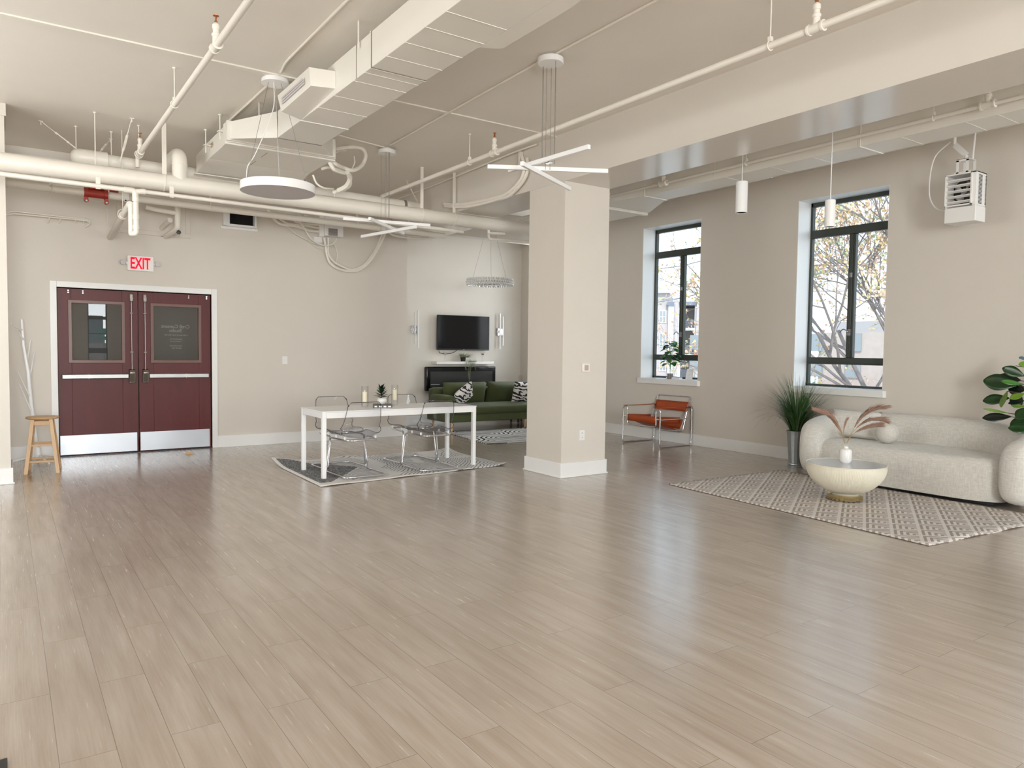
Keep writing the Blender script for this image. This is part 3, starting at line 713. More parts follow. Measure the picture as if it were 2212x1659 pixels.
# low pipe near the door wall
t = thing('water_pipe', 'white pipe nearest the door wall passing under the others with the red coupling', 'pipe', (9.8, -2.5, 3.1))
MB().cyl((9.8, 2.4, 3.185), (9.8, -5.5, 3.13), .040, n=20).cyl((9.8, .1, 3.184), (9.8, -.44, 3.178), .046, n=20).build('pipe_run', M_pipe, t)
for yy in (-.47, -2.15, -4.1, -4.9): MB().tube([(9.8 + .044 * math.cos(a), yy, 3.165 + .046 * math.sin(a)) for a in [i * math.pi / 8 for i in range(16)]], .006, 6, closed=True).box(9.79, 9.81, yy - .012, yy + .012, 3.2, 3.45).build('pipe_clip', M_pipe, t)
c = tag(MB().cyl((9.8, -.78, 3.165), (9.8, -1.02, 3.163), .050, n=18).cyl((9.8, -.78, 3.165), (9.8, -.82, 3.165), .060, n=18).cyl((9.8, -.98, 3.163), (9.8, -1.02, 3.163), .060, n=18)
   .prism([(-.81, 3.11), (-.78, 3.11), (-.775, 3.07), (-.80, 3.05), (-.825, 3.065)], 9.74, 9.80, M=Matrix(((0, 0, 1, 0), (1, 0, 0, 0), (0, 1, 0, 0), (0, 0, 0, 1))))
   .prism([(-1.02, 3.11), (-.985, 3.11), (-.98, 3.06), (-1.0, 3.045), (-1.025, 3.06)], 9.74, 9.80, M=Matrix(((0, 0, 1, 0), (1, 0, 0, 0), (0, 1, 0, 0), (0, 0, 0, 1))))
   .cyl((9.8, -1.04, 3.225), (9.8, -1.13, 3.223), .02, n=10).box(9.76, 9.84, -.98, -.82, 3.21, 3.235)
   .build('pipe_coupling', M_red), 'red painted pipe coupling with bolt ears on the low pipe', 'coupling')
for yy in (-.80, -1.003): MB().cyl((9.735, yy, 3.066), (9.745, yy, 3.066), .010, n=10).build('bolt', M_steel, c)
t = thing('junction_box', 'small white sensor box clipped on the low pipe right of the red coupling', 'box', (9.73, -1.2, 3.08))
MB().box(9.70, 9.77, -1.165, -1.235, 3.115, 3.20).build('housing', M_whitep, t, bevel=.008)
MB().cyl((9.70, -1.19, 3.115), (9.675, -1.19, 3.105), .018, n=12).build('port', M_whitep, t)
MB().cyl((9.674, -1.19, 3.105), (9.672, -1.19, 3.105), .010, n=12).build('port_hole', M_black, t)
# valve drop and twin stub
t = thing('valve_pipe', 'white pipe drop with a dark valve wheel in front of the wall panel', 'pipe', (10.4, -1.87, 2.85))
MB().tube(fil([(10.35, -1.87, 3.30), (10.35, -1.87, 2.94), (10.62, -1.80, 2.88), (10.78, -1.80, 2.88)], .05, 5), .036, 16).build('pipe_run', M_pipe, t)
MB().tube(fil([(10.35, -1.87, 3.13), (10.35, -1.60, 3.15), (10.35, -1.5, 3.17)], .03), .03, 14).tube([(10.45, -1.80, 3.05), (10.78, -1.75, 2.98)], .033, 14).build('branch', M_pipe, t)
MB().lathe([(.001, 0), (.022, .002), (.028, .012), (.022, .022), (.001, .024)], (0, 0, 0), 14, ribs=1, amp=.15).build('valve_wheel', M_black, t, local=True).location = (-.13, .0, .03)
t.children[-1].rotation_euler = (0, R(90), 0)
MB().lathe([(.001, 0), (.034, .001), (.034, .008), (.001, .009)], (0, 0, 0), 16).build('escutcheon', M_steel, t, local=True).location = (.37, .10, .02)
t.children[-1].rotation_euler = (0, R(90), 0)

# access panel, handrail-like conduits, opening, all on the door wall
t = thing('access_panel', 'large painted access panel behind the pipes above the double door', 'panel', (XD, -1.66, 2.87))
MB().box(XD - .012, XD, -1.225, -2.105, 2.875, 3.345).build('panel_board', M_wall, t, bevel=.003)
MB().box(XD - .020, XD - .012, -1.225, -2.105, 2.875, 2.935).box(XD - .020, XD - .012, -2.045, -2.105, 2.935, 3.345).box(XD - .020, XD - .012, -1.225, -1.265, 2.935, 3.345).build('panel_frame', M_wall, t, bevel=.003)
for yy, zz in ((-1.24, 2.91), (-1.90, 2.895), (-1.96, 2.897)): MB().cyl((XD - .021, yy, zz), (XD - .024, yy, zz), .005, n=8).build('screw', M_seam, t)
t = thing('conduit_pair', 'pair of painted conduits bent along the door wall at far left', 'conduit', (XD - .1, -.4, 3.0))
for k, (dz, dy) in enumerate(((0, 0), (-.035, -.0))):
    P_ = [at(13, 461 + k * 4, 0, XD - .10), at(28, 456 + k * 5, 0, XD - .10), at(190, 474 + k * 3, 0, XD - .10), at(196, 481 + k * 2, 0, XD - .08), at(184, 491, 0, XD - .01)]
    MB().tube(fil(P_, .05), .010, 10).build('conduit', M_pipe, t)
for px in (107, 132, 165, 184): 
    MB().tube(fil([at(px, 470, 0, XD - .08), at(px - 2, 478, 0, XD - .05), at(px - 5, 482, 0, XD)], .03), .009, 8).build('standoff', M_pipe, t)
tag(MB().cyl((XD - .02, -1.11, 3.16), (XD - .02, -1.11, 2.93), .006, n=8).build('thin_conduit', M_pipe), 'thin vertical painted conduit on the wall beside the slanting pipe', 'conduit')
def pxcable(name, label, pts, r, plane, parent=None, mat=None, n=8):
    P_ = [at(p[0], p[1], 0, p[2] if len(p) > 2 else plane) for p in pts]
    o = MB().tube(cr(P_, 6), r, n).build(name, mat or M_pipe, parent)
    if parent is None: tag(o, label, 'cable')
    return o
pxcable('cable', 'thin wire sagging under the red coupling', [(178, 425), (195, 431), (212, 436), (228, 434), (240, 428)], .004, 10.5)
pxcable('cable', 'thin wire running under the low pipe at far left', [(12, 401), (50, 407), (100, 413), (150, 418), (175, 424)], .005, 9.9)
t = thing('pass_through', 'black framed opening in the upper door wall', 'opening', (XD, -2.75, 3.10))
MB().box(XD - .10, XD, -2.565, -2.60, 3.09, 3.33).box(XD - .10, XD, -2.935, -2.965, 3.09, 3.33).box(XD - .10, XD, -2.60, -2.94, 3.09, 3.12).box(XD - .10, XD, -2.60, -2.94, 3.31, 3.33).box(XD - .02, XD, -2.50, -3.0, 3.06, 3.09).box(XD - .08, XD, -2.52, -2.60, 3.10, 3.33).build('frame', M_trim, t)
MB().box(XD - .012, XD - .004, -2.60, -2.935, 3.12, 3.31).build('dark_void', M_dark, t)
# electrical box with cables
t = thing('control_box', 'white electrical control box with rating plate high on the door wall', 'electrical box', (XD, -4.1, 3.08))
MB().box(XD - .14, XD, -3.95, -4.235, 3.085, 3.42).build('enclosure', M_whitep, t, bevel=.006)
MB().box(XD - .10, XD, -3.88, -3.95, 3.07, 3.40).build('side_tray', M_whitep, t, bevel=.004)
MB().box(XD - .142, XD - .14, -4.00, -4.145, 3.09, 3.20).build('rating_plate', M_steel, t)
for i in range(5): MB().box(XD - .1435, XD - .142, -4.01, -4.13 + (i % 2) * .03, 3.105 + i * .019, 3.110 + i * .019).build('print_line', M_red if i == 2 else M_seam, t)
MB().box(XD - .02, XD, -3.82, -3.95, 2.99, 3.07).build('lower_tray', M_whitep, t)
pc = lambda lab, pts, r, pl=XD - .06: pxcable('cable', lab, pts, r, pl)
pc('thick wrapped cable dropping from the low pipe to the control box, outermost of the bundle', [(578, 452), (590, 470), (606, 484), (640, 489), (668, 498), (690, 500)], .022)
pc('wrapped cable next to the outermost one in the bundle left of the control box', [(594, 462), (606, 474), (624, 484), (655, 487), (690, 493)], .018)
pc('wrapped cable entering the middle of the control box side', [(628, 465), (638, 478), (655, 483), (690, 486)], .020)
pc('wrapped cable entering the upper control box side', [(643, 464), (660, 473), (690, 479)], .018)
pc('short wrapped cable entering the top corner of the control box', [(656, 464), (672, 472), (690, 475)], .013)
pc('thin cable looping below the control box to its lower right corner', [(636, 465), (655, 490), (672, 516), (695, 529), (715, 529), (725, 522), (727, 515)], .010, XD - .13)
pc('thin cable hanging from the bundle knot to the cable loop', [(618, 488), (640, 506), (665, 519), (682, 527), (700, 531)], .008, XD - .05)
pc('very thin wire hanging below the cable loop left of the thick loop', [(670, 523), (684, 535), (700, 539)], .004, XD - .04)
pc('left strand of the thick cable loop hanging under the control box', [(700, 514), (703, 530), (706, 550), (713, 568), (730, 580), (755, 586), (778, 582), (800, 563), (818, 533), (830, 508), (834, 494)], .020)
pc('right strand of the thick cable loop hanging under the control box', [(709, 514), (709, 532), (709, 548), (722, 566), (744, 578), (762, 582), (785, 573), (808, 545), (822, 515), (828, 496)], .017)
pc('thin cable curving beside the loop under the control box', [(718, 520), (727, 540), (728, 556), (724, 570)], .006)
pc('thick cable lying under the low pipe right of the loop', [(838, 500), (850, 508), (870, 512), (900, 515), (925, 514), (931, 509)], .018, 10.3)
pc('cable inside the bend right of the loop under the low pipe', [(850, 500), (870, 507), (905, 510), (922, 511)], .010, 10.3)

# ------------------------------------------------------------------ duct with air handler
t = thing('air_duct', 'large white ceiling duct with side outlet boxes leading to the air handler', 'duct', (5, -2.38, 3.41))
DYa, DYb, DZb, DZt = -2.17, -2.60, 3.41, 3.66
MB().box(-4.6, 7.10, DYb, DYa, DZb, DZt).build('duct_run', M_duct, t, bevel=.003)
for x in (6.43, 4.935, 3.2, 1.5): MB().box(x, x + .012, DYb - .006, DYa + .006, DZb - .006, DZt + .004).build('joint_flange', M_duct, t)
for x in (5.05, 5.25, 5.65, 6.0, 4.68, 4.40, 4.12, 3.86): MB().box(x, x + .006, DYb + .0, DYa, DZb - .0025, DZb).build('stiffening_rib', M_duct, t)
MB().box(4.925, 4.935, DYb - .004, DYa + .004, DZb - .004, DZt).build('seam', M_seam, t)
MB().box(5.20, 5.205, DYa, DYa + .003, DZb, DZt).build('seam', M_seam, t)
MB().hexa([(7.10, DYa, DZb), (7.10, DYb, DZb), (7.10, DYb, DZt), (7.10, DYa, DZt)], [(7.84, -1.90, 3.52), (7.84, -3.0, 3.52), (7.84, -3.0, 3.69), (7.84, -1.90, 3.69)]).build('transition', M_duct, t, bevel=.003)
MB().box(7.10, 7.108, DYb - .004, DYa + .004, DZb - .004, DZt + .003).build('seam', M_seam, t)
MB().box(7.82, 7.86, -3.02, -1.88, 3.505, 3.70).build('joint_flange', M_duct, t)
# side outlet with a slot grille
bx = MB().hexa([(5.62, DYa, 3.455), (6.43, DYa, 3.41), (6.43, DYa, 3.60), (5.62, DYa, 3.59)], [(5.66, -1.985, 3.45), (6.40, -1.985, 3.44), (6.55, -2.00, 3.62), (5.74, -2.0, 3.62)])
bx.build('outlet_box', M_duct, t, bevel=.003)
g0 = MB()
for k in range(3): g0.hexa([(5.80 + k * .01, -1.982, 3.50 + k * .02), (6.36, -1.982, 3.49 + k * .022), (6.36, -1.982, 3.505 + k * .022), (5.80 + k * .01, -1.982, 3.515 + k * .02)], [(5.80 + k * .01, -1.978, 3.50 + k * .02), (6.36, -1.978, 3.49 + k * .022), (6.36, -1.978, 3.505 + k * .022), (5.80 + k * .01, -1.978, 3.515 + k * .02)])
g0.build('slot_grille', M_diff, t)
# boot on the far side near the top of the picture
MB().hexa([(4.20, DYb, DZb), (2.30, DYb, DZb), (2.30, DYb, 3.60), (4.20, DYb, 3.60)], [(4.12, -2.74, DZb + .002), (3.42, -2.74, DZb + .002), (3.42, -2.74, 3.56), (4.12, -2.74, 3.56)]).build('outlet_box', M_duct, t, bevel=.003)
for x, y in ((5.134, -2.155), (1.5, -2.155)): MB().box(x - .012, x + .012, y - .001, y + .001, 3.60, ZC).build('hanger_strap', M_duct, t)
for x, y in ((7.40, -2.08),): MB().box(x - .015, x + .015, y - .001, y + .001, 3.47, ZC).build('hanger_strap', M_duct, t)
t = thing('air_handler', 'white ceiling air handler box at the end of the large duct', 'air handler', (8.2, -2.45, 3.5))
MB().box(7.86, 8.72, -3.04, -1.90, 3.50, 3.69).build('casing', M_duct, t, bevel=.005)
MB().box(7.90, 8.00, -3.05, -1.885, 3.485, 3.70).build('casing_flange', M_duct, t, bevel=.003)
MB().hexa([(8.72, -1.90, 3.50), (8.72, -3.04, 3.50), (8.72, -3.04, 3.69), (8.72, -1.90, 3.69)], [(9.16, -1.86, 3.42), (9.16, -3.04, 3.42), (9.16, -3.04, 3.62), (9.16, -1.86, 3.62)]).build('return_plenum', M_duct, t, bevel=.003)
MB().box(9.12, 9.20, -3.05, -1.84, 3.405, 3.415).build('plenum_flange', M_duct, t)
MB().box(8.50, 8.60, -1.899, -1.896, 3.59, 3.64).build('label_plate', M_brass, t)
for x in (8.02, 8.67):
    rod(x, -1.86, 3.55, t, r=.006)
    MB().box(x - .03, x + .03, -1.835, -1.90, 3.625, 3.632).build('mounting_lug', M_duct, t)
for x in (8.05, 8.6): MB().box(x - .1, x + .25, -2.35, -2.355, 3.4985, 3.4995).build('seam', M_seam, t)
# refrigerant lines right of the air handler
t = thing('refrigerant_lines', 'looped white insulated lines right of the air handler', 'pipes', (8.6, -3.3, 3.4))
def pt(name, pts, r, pl, par): return pxcable(name, '', pts, r, pl, par)
pt('line', [(715, 345, 8.1), (728, 356, 8.1), (742, 362, 8.2), (762, 368, 8.2), (782, 357, 8.3), (790, 335, 8.3), (780, 320, 8.3), (755, 318, 8.3), (725, 322, 8.3)], .022, 8, t)
pt('line', [(712, 350, 8.0), (722, 366, 8.0), (738, 372, 8.1), (752, 377, 8.2), (756, 398, 8.3), (745, 408, 8.4), (720, 416, 8.5)], .024, 8, t)
pt('line', [(750, 372, 8.1), (756, 385, 8.2), (748, 402, 8.3), (730, 412, 8.4)], .028, 8, t)
pt('line', [(676, 378, 8.4), (684, 396, 8.4), (700, 406, 8.4), (720, 408, 8.5)], .012, 8.4, t)
pt('line', [(695, 365, 8.2), (712, 362, 8.2), (740, 370, 8.2)], .016, 8.2, t)
pt('line', [(765, 338, 8.4), (766, 352, 8.4), (760, 366, 8.4)], .008, 8.4, t)
pt('line', [(724, 330, 8.4), (735, 326, 8.5), (760, 322, 8.6), (776, 312, 8.7)], .010, 8.4, t)
pt('line', [(722, 425, 8.6), (724, 418, 8.6), (732, 414, 8.6)], .008, 8.4, t)

# long duct in the window bay
t = thing('air_duct', 'long white duct along the window wall above the heater and windows', 'duct', (4, -7.0, 3.42))
MB().box(-4.6, 6.9, -7.20, -6.80, 3.42, 3.70).build('duct_run', M_duct, t, bevel=.003)
for x in (3.99, 6.88, 1.9): MB().box(x, x + .02, -7.21, -6.79, 3.412, 3.705).build('joint_flange', M_duct, t)
for x in (5.6, 5.0, 4.5, 3.6, 3.05, 2.8, 2.4): MB().box(x, x + .006, -7.20, -6.797, 3.4175, 3.42).build('stiffening_rib', M_duct, t)
MB().box(5.30, 5.62, -7.26, -7.20, 3.425, 3.50).build('outlet_box', M_duct, t, bevel=.003)
MB().hexa([(6.9, -7.20, 3.42), (6.9, -6.80, 3.42), (6.9, -6.80, 3.70), (6.9, -7.20, 3.70)], [(7.75, -7.75, 3.44), (7.75, -6.74, 3.44), (7.75, -6.74, 3.68), (7.75, -7.75, 3.68)]).build('transition', M_duct, t)
for x, y in ((5.75, -6.79), (3.99, -6.79), (2.0, -6.79)): MB().cyl((x, y, 3.42), (x, y, ZC), .004, n=6).build('hanger_rod', M_pipe, t)
t = thing('air_handler', 'white ceiling air handler in the window bay partly hidden behind the column', 'air handler', (8.3, -7.1, 3.4))
MB().box(7.80, 8.65, -7.72, -6.72, 3.42, 3.68).box(7.78, 7.86, -7.76, -6.70, 3.405, 3.69).build('casing', M_duct, t, bevel=.006)
MB().box(8.65, 9.15, -7.62, -6.74, 3.36, 3.62).build('return_plenum', M_duct, t, bevel=.003)
MB().tube(fil([(9.3, -6.0, 3.36), (9.3, -7.62, 3.36), (9.3, -7.70, 3.45)], .06), .025, 10).tube(fil([(9.2, -6.0, 3.36), (9.15, -7.50, 3.36)], .06), .02, 10).build('condensate_pipe', M_pipe, t)

# conduits on the ceiling
def conduit(label, pts, r=.011):
    mb = MB().tube(fil(pts, .10), r, 10)
    return tag(mb.build('ceiling_conduit', M_pipe), label, 'conduit')
zc = ZC - .012
conduit('conduit on the ceiling from the top edge to the round lamp canopy', [(-3, -1.955, zc), (6.2, -1.96, zc), (6.45, -2.0, zc)])
conduit('conduit from the round lamp canopy towards the air handler', [(6.72, -2.0, zc), (8.2, -1.98, zc), (8.4, -2.2, zc)])
conduit('conduit on the ceiling running right of the nearer stick pendant canopy', [(4.72, -3.655, zc), (1.0, -3.64, zc)])
conduit('conduit on the ceiling between the two stick pendant canopies', [(4.9, -3.65, zc), (7.95, -3.74, zc)])
conduit('conduit from the farther stick pendant canopy to the air handler', [(8.08, -3.72, zc), (7.95, -3.15, zc), (7.8, -2.7, zc)])
conduit('thin conduit along the foot of the ceiling beam', [(6.85, -5.03, zc - .02), (7.3, -5.0, zc - .03), (9.4, -5.06, zc - .05), (10.6, -5.06, zc - .05)], .010)
# cable bundle on the beam side
t = thing('cable_bundle', 'wrapped cable bundle curving down the beam side left of the column', 'cables', (6.9, -5.0, 3.3))
def yc(pts, r, y): 
    return MB().tube(cr([at(p[0], p[1], 1, y) for p in pts], 6), r, 8).build('cable', M_pipe, t)
yc([(1128, 340), (1132, 354), (1130, 378), (1118, 398), (1095, 418), (1068, 428), (1040, 434), (1010, 440), (985, 442), (960, 440)], .024, -5.04)
yc([(1138, 342), (1140, 358), (1136, 380), (1122, 402), (1098, 424), (1070, 432), (1042, 440), (1012, 446), (985, 447), (962, 446)], .020, -5.045)
MB().beam(at(1125, 328, 1, -5.05), at(1125, 365, 1, -5.05), .05, .03).build('cable_channel', M_pipe, t)
MB().tube(fil([at(1090, 505, 0, 8.6), at(1056, 503, 0, 8.6), at(1056, 497, 0, 8.6)], .05), .02, 10).build('cable', M_pipe, t)
# gas / water stub cluster left of the column
tag(MB().tube(fil([Vector((9.0, at(1056, 499, 0, 9.0).y, ZC)), at(1056, 499, 0, 9.0), at(1056, 516, 0, 9.0), at(1142, 523, 0, 9.0)], .05), .022, 12).build('bent_pipe', M_pipe), 'short bent pipe under the thick main just left of the column', 'pipe')

# ------------------------------------------------------------------ lamps
def cable_wire(p, q, parent, r=.0022, name='suspension_wire', mat=None):
    return MB().cyl(p, q, r, n=6).build(name, mat or M_steel, parent)
t = thing('pendant_lamp', 'round white disc pendant lamp hanging below the air duct', 'lamp', (6.65, -2.03, 2.83))
MB().lathe([(.118, 0), (.118, .03), (.112, .038), (.05, .04), (.03, .05)], (6.65, -2.01, ZC - .05), 40).build('canopy', M_white, t)
cx, cy, cz = 6.65, -2.035, 2.83
MB().lathe([(.318, .004), (.322, .0), (.322, .07), (.318, .074), (.30, .074), (.30, .012)], (cx, cy, cz - .03), 64).build('rim', M_white, t)
MB().lathe([(.30, 0), (.318, .001), (.318, .03), (.02, .03)], (cx, cy, cz - .028), 64).build('diffuser', M_diff, t)
for a in (100, 220, 340):
    cable_wire((cx + .29 * math.cos(R(a)), cy + .29 * math.sin(R(a)), cz + .04), (6.65 + .06 * math.cos(R(a)), -2.01 + .06 * math.sin(R(a)), ZC - .05), t)
MB().tube(cr([(6.62, -1.99, ZC - .05), (6.62, -1.99, 3.55), (6.63, -1.93, 3.35), (6.64, -1.83, 3.10), (6.65, -1.77, 2.99), (6.65, -1.76, 2.87)]), .004, 8).build('power_cord', M_whitep, t)
M_cord = pr('grey_wire', (0.20, 0.18, 0.16, 1), 0.5)
def stick_pendant(label, c, sticks, hub, r=.105):
    """canopy at c; sticks = list of end point pairs"""
    t = thing('stick_pendant', label, 'lamp', (c[0], c[1], hub[2]), group=None)
    MB().lathe([(r - .004, 0), (r, .004), (r, .042), (r - .005, .046), (.045, .046), (.045, .07)], (c[0], c[1], ZC - .07), 40).build('canopy', M_white, t)
    for (p, q) in sticks:
        p, q = Vector(p), Vector(q)
        s_ = MB().beam(p, q, .028, .034).build('light_bar', M_white, t, bevel=.002)
        for f in (.38, .62):
            m_ = p.lerp(q, f) + Vector((0, 0, .017)); d = Vector((m_.x - c[0], m_.y - c[1], 0)); d = d.normalized() * min(d.length, r * .75) if d.length > 0 else d
            top = Vector((c[0] + d.x, c[1] + d.y, ZC - .07)); 
            MB().cyl((top.x, top.y, m_.z if d.length else m_.z), top, .0020, n=6).build('suspension_wire', M_cord, t)
    MB().box(hub[0] - .035, hub[0] + .035, hub[1] - .02, hub[1] + .02, hub[2], hub[2] + .03).build('hub', M_chrome, t)
    return t
stick_pendant('nearer ceiling pendant of crossed white light sticks left of the column top', (4.80, -3.66),
    [(at(1053, 360, 2, 2.93), at(1313, 370, 2, 2.93)), (at(1127, 353, 2, 2.89), at(1231, 408, 2, 2.89)), (at(1100, 368, 2, 2.97), at(1273, 317, 2, 2.97))], (4.83, -3.68, 2.95))
stick_pendant('farther ceiling pendant of crossed white light sticks by the cable loop', (8.14, -3.78),
    [(at(741, 472, 2, 2.86), at(929, 487, 2, 2.86)), (at(798, 472, 2, 2.83), at(872, 504, 2, 2.83)), (at(781, 511, 2, 2.80), at(898, 490, 2, 2.80))], (8.14, -3.80, 2.84))
# crystal ring in the recess
t = thing('crystal_chandelier', 'round crystal bead ring chandelier hanging in front of the television wall', 'chandelier', (10.75, -6.87, 2.57))
cx, cy, cz = 10.75, -6.95, 2.585
MB().tube([(cx + .365 * math.cos(a), cy + .365 * math.sin(a), cz) for a in [i * math.pi / 30 for i in range(60)]], .012, 8, closed=True).build('ring', M_chrome, t)
mb = MB()
for lvl in (-.042, 0, .042):
    rr = .392 if lvl else .405
    for i in range(56):
        a = (i + (.5 if lvl else 0)) * 2 * math.pi / 56
        mb.ball((cx + rr * math.cos(a), cy + rr * math.sin(a), cz + lvl), .021, 4)
        if i % 2 == 0: mb.ball((cx + (rr - .055) * math.cos(a), cy + (rr - .055) * math.sin(a), cz + lvl), .019, 4)
o = mb.build('crystal_beads', M_crystal, t, flat=True); o['kind'] = 'stuff'
top = Vector((cx - .02, cy + .02, 3.34))
MB().lathe([(.10, 0), (.10, .02), (.02, .025)], (top.x, top.y, 3.775), 24).build('canopy', M_chrome, t)
for a in (30, 150, 270): cable_wire((cx + .365 * math.cos(R(a)), cy + .365 * math.sin(R(a)), cz), (top.x, top.y, 3.775), t, .0022)
# two cylinder pendants in the window bay
def cyl_pendant(label, x, y, z0, z1, r):
    t = thing('cylinder_pendant', label, 'lamp', (x, y, z0))
    MB().lathe([(r * .86, .006), (r * .86, .0), (r, .0), (r, z1 - z0 - .004), (r - .004, z1 - z0), (.012, z1 - z0)], (x, y, z0), 36).build('lamp_body', M_white, t)
    MB().lathe([(.001, 0), (r * .86, .0), (r * .86, .01), (.001, .01)], (x, y, z0 + .006), 24).build('lens', M_diff, t)
    MB().cyl((x, y, z1), (x, y, ZC), .005, n=8).build('cord', M_whitep, t)
    MB().lathe([(.05, 0), (.05, .02), (.01, .02)], (x, y, ZC - .02), 24).build('canopy', M_white, t)
cyl_pendant('white cylinder pendant lamp hanging between the column and the right window', 5.13, -6.5, 2.915, 3.245, .062)
cyl_pendant('white cylinder pendant lamp hanging in front of the right window', 4.13, -6.55, 2.645, 2.90, .048)

# exit sign
t = thing('exit_sign', 'lit red EXIT sign with two emergency lamp heads above the double door', 'sign', (XD, -1.485, 2.39))
MB().box(XD - .05, XD, -1.33, -1.645, 2.392, 2.592).build('housing', M_whitep, t, bevel=.008)
M_exit = pr('exit_red_light', (0.30, 0.004, 0.01, 1), 0.6, emit=(1.0, 0.003, 0.035, 1), estr=1.15, spec=0.1)
me = text_mesh('EXIT', .185, .004, .002); sx = .235 / max(1e-6, (max(v.co.x for v in me.vertices) - min(v.co.x for v in me.vertices))); sy = .150 / (max(v.co.y for v in me.vertices) - min(v.co.y for v in me.vertices))
yc0 = (max(v.co.y for v in me.vertices) + min(v.co.y for v in me.vertices)) / 2
me.transform(Matrix.Translation((XD - .052, -1.482, 2.492)) @ Matrix(((0, 0, -1, 0), (-1, 0, 0, 0), (0, 1, 0, 0), (0, 0, 0, 1))) @ Matrix.Diagonal((sx, sy, 1, 1)) @ Matrix.Translation((0, -yc0, 0)))
me.transform(wmat(t).inverted()); me.materials.clear(); me.materials.append(M_exit); me.name = 'lettering'
o = bpy.data.objects.new('lettering', me); C.objects.link(o); o.parent = t
for s in (-1, 1):
    yy = -1.4875 + s * .205
    MB().cyl((XD - .03, -1.4875 + s * .155, 2.49), (XD - .035, yy, 2.495), .022, .010, n=12).build('lamp_arm', M_whitep, t)
    h = MB().lathe([(.001, 0), (.034, .002), (.036, .012), (.024, .035), (.001, .036)], (0, 0, 0), 20).build('lamp_head', M_diff, t, local=True)
    h.rotation_euler = (0, R(90), 0); h.location = (-.075, s * .205, .105)

# unit heater
hx0, hx1, hy0, hy1, hz0, hz1 = 3.50, 3.80, -8.30, -8.08, 2.79, 3.29
t = thing('unit_heater', 'white hanging unit heater with fan louvres on the window wall', 'heater', ((hx0 + hx1) / 2, -8.2, hz0))
c_ = MB(); zl = 2.945
c_.box(hx0, hx1, hy0, hy1, hz0, zl).box(hx0, hx0 + .042, hy0, hy1, zl, hz1).box(hx1 - .02, hx1, hy0, hy1, zl, hz1).box(hx0, hx1, hy0, hy1, hz1 - .02, hz1).box(hx0, hx1, hy0, hy0 + .02, zl, hz1)
c_.build('casing', M_whitep, t, bevel=.006)
fr = MB(); a0, a1, b0, b1 = hx0 + .035, hx1 - .004, zl + .01, hz1 - .006
fr.box(a0, a1, hy1, hy1 + .02, b0, b0 + .014).box(a0, a1, hy1, hy1 + .02, b1 - .014, b1).box(a0, a0 + .016, hy1, hy1 + .02, b0, b1).box(a1 - .012, a1, hy1, hy1 + .02, b0, b1)
fr.build('louvre_frame', M_whitep, t, bevel=.002)
for i in range(5):
    zz = b0 + .045 + i * .055
    MB().hexa([(a0 + .016, hy1 + .018, zz), (a1 - .012, hy1 + .018, zz), (a1 - .012, hy1 + .018, zz + .006), (a0 + .016, hy1 + .018, zz + .006)], [(a0 + .016, hy1 - .015, zz - .015), (a1 - .012, hy1 - .015, zz - .015), (a1 - .012, hy1 - .015, zz - .011), (a0 + .016, hy1 - .015, zz - .011)]).build('louvre', M_whitep, t)
MB().box(hx0 + .042, hx1 - .02, hy0 + .06, hy0 + .065, zl, hz1 - .02).build('fan_shroud', M_diff, t)
fc = Vector(((a0 + a1) / 2, hy0 + .075, (b0 + b1) / 2))
MB().cyl(fc, fc + Vector((0, .004, 0)), .125, n=36).build('fan_opening', M_black, t)
mb = MB()
for k in range(4):
    a = k * math.pi / 2 + .5
    mb.add([fc + Vector((math.cos(a + u) * rr, .02 + u * .03, math.sin(a + u) * rr)) for rr in (.02, .07, .105) for u in (-.38, 0, .38)], [(0, 1, 4, 3), (1, 2, 5, 4), (3, 4, 7, 6), (4, 5, 8, 7)])
mb.build('fan_blades', M_diff, t, solid=.003); MB().cyl(fc + Vector((0, .006, 0)), fc + Vector((0, .035, 0)), .03, n=20).build('fan_motor', M_steel, t)
sl = MB()
for i in range(22): sl.box(hx0 - .002, hx0 + .002, hy1 - .12, hy1 - .045, zl + .02 + i * .0135, zl + .027 + i * .0135)
for i in range(22): sl.box(hx0 - .001, hx0 + .003, hy0 + .005, hy0 + .03, zl + .02 + i * .0135, zl + .027 + i * .0135)
sl.build('vent_slots', M_black, t)
bx0, bx1, by0, by1 = 3.60, 3.72, -8.28, -8.12
br = MB()
br.box(bx0, bx0 + .025, by1 - .004, by1, hz1, hz1 + .14).box(bx1 - .025, bx1, by1 - .004, by1, hz1, hz1 + .14).box(bx0, bx1, by1 - .004, by1, hz1 + .125, hz1 + .15).box(bx0 - .02, bx1 + .02, by1 - .004, by1, hz1, hz1 + .02)
br.box(bx0, bx1, by0, by1, hz1 + .146, hz1 + .15).box(bx0, bx0 + .025, by0, by0 + .004, hz1, hz1 + .15).box(bx1 - .025, bx1, by0, by0 + .004, hz1, hz1 + .15)
br.build('bracket', M_whitep, t)
MB().beam((3.66, -8.2, hz1 + .15), (3.66, -8.2, hz1 + .20), .05, .012).beam((3.66, -8.2, hz1 + .20), (3.78, -8.2, 3.62), .055, .010, up=(0, 1, 0)).beam((3.62, -8.25, hz1 + .15), (3.60, -8.25, ZC), .03, .006).beam((3.78, -8.2, 3.62), (3.78, -8.2, ZC), .05, .01).build('hanging_strap', M_whitep, t)
MB().tube(cr([(3.82, -8.2, 3.66), (3.95, -8.18, 3.55), (4.0, -8.18, 3.40), (4.02, -8.2, 3.2), (4.0, -8.2, 3.08), (3.93, -8.2, 2.98), (3.80, -8.2, 2.93)]), .007, 8).build('power_cord', M_whitep, t)

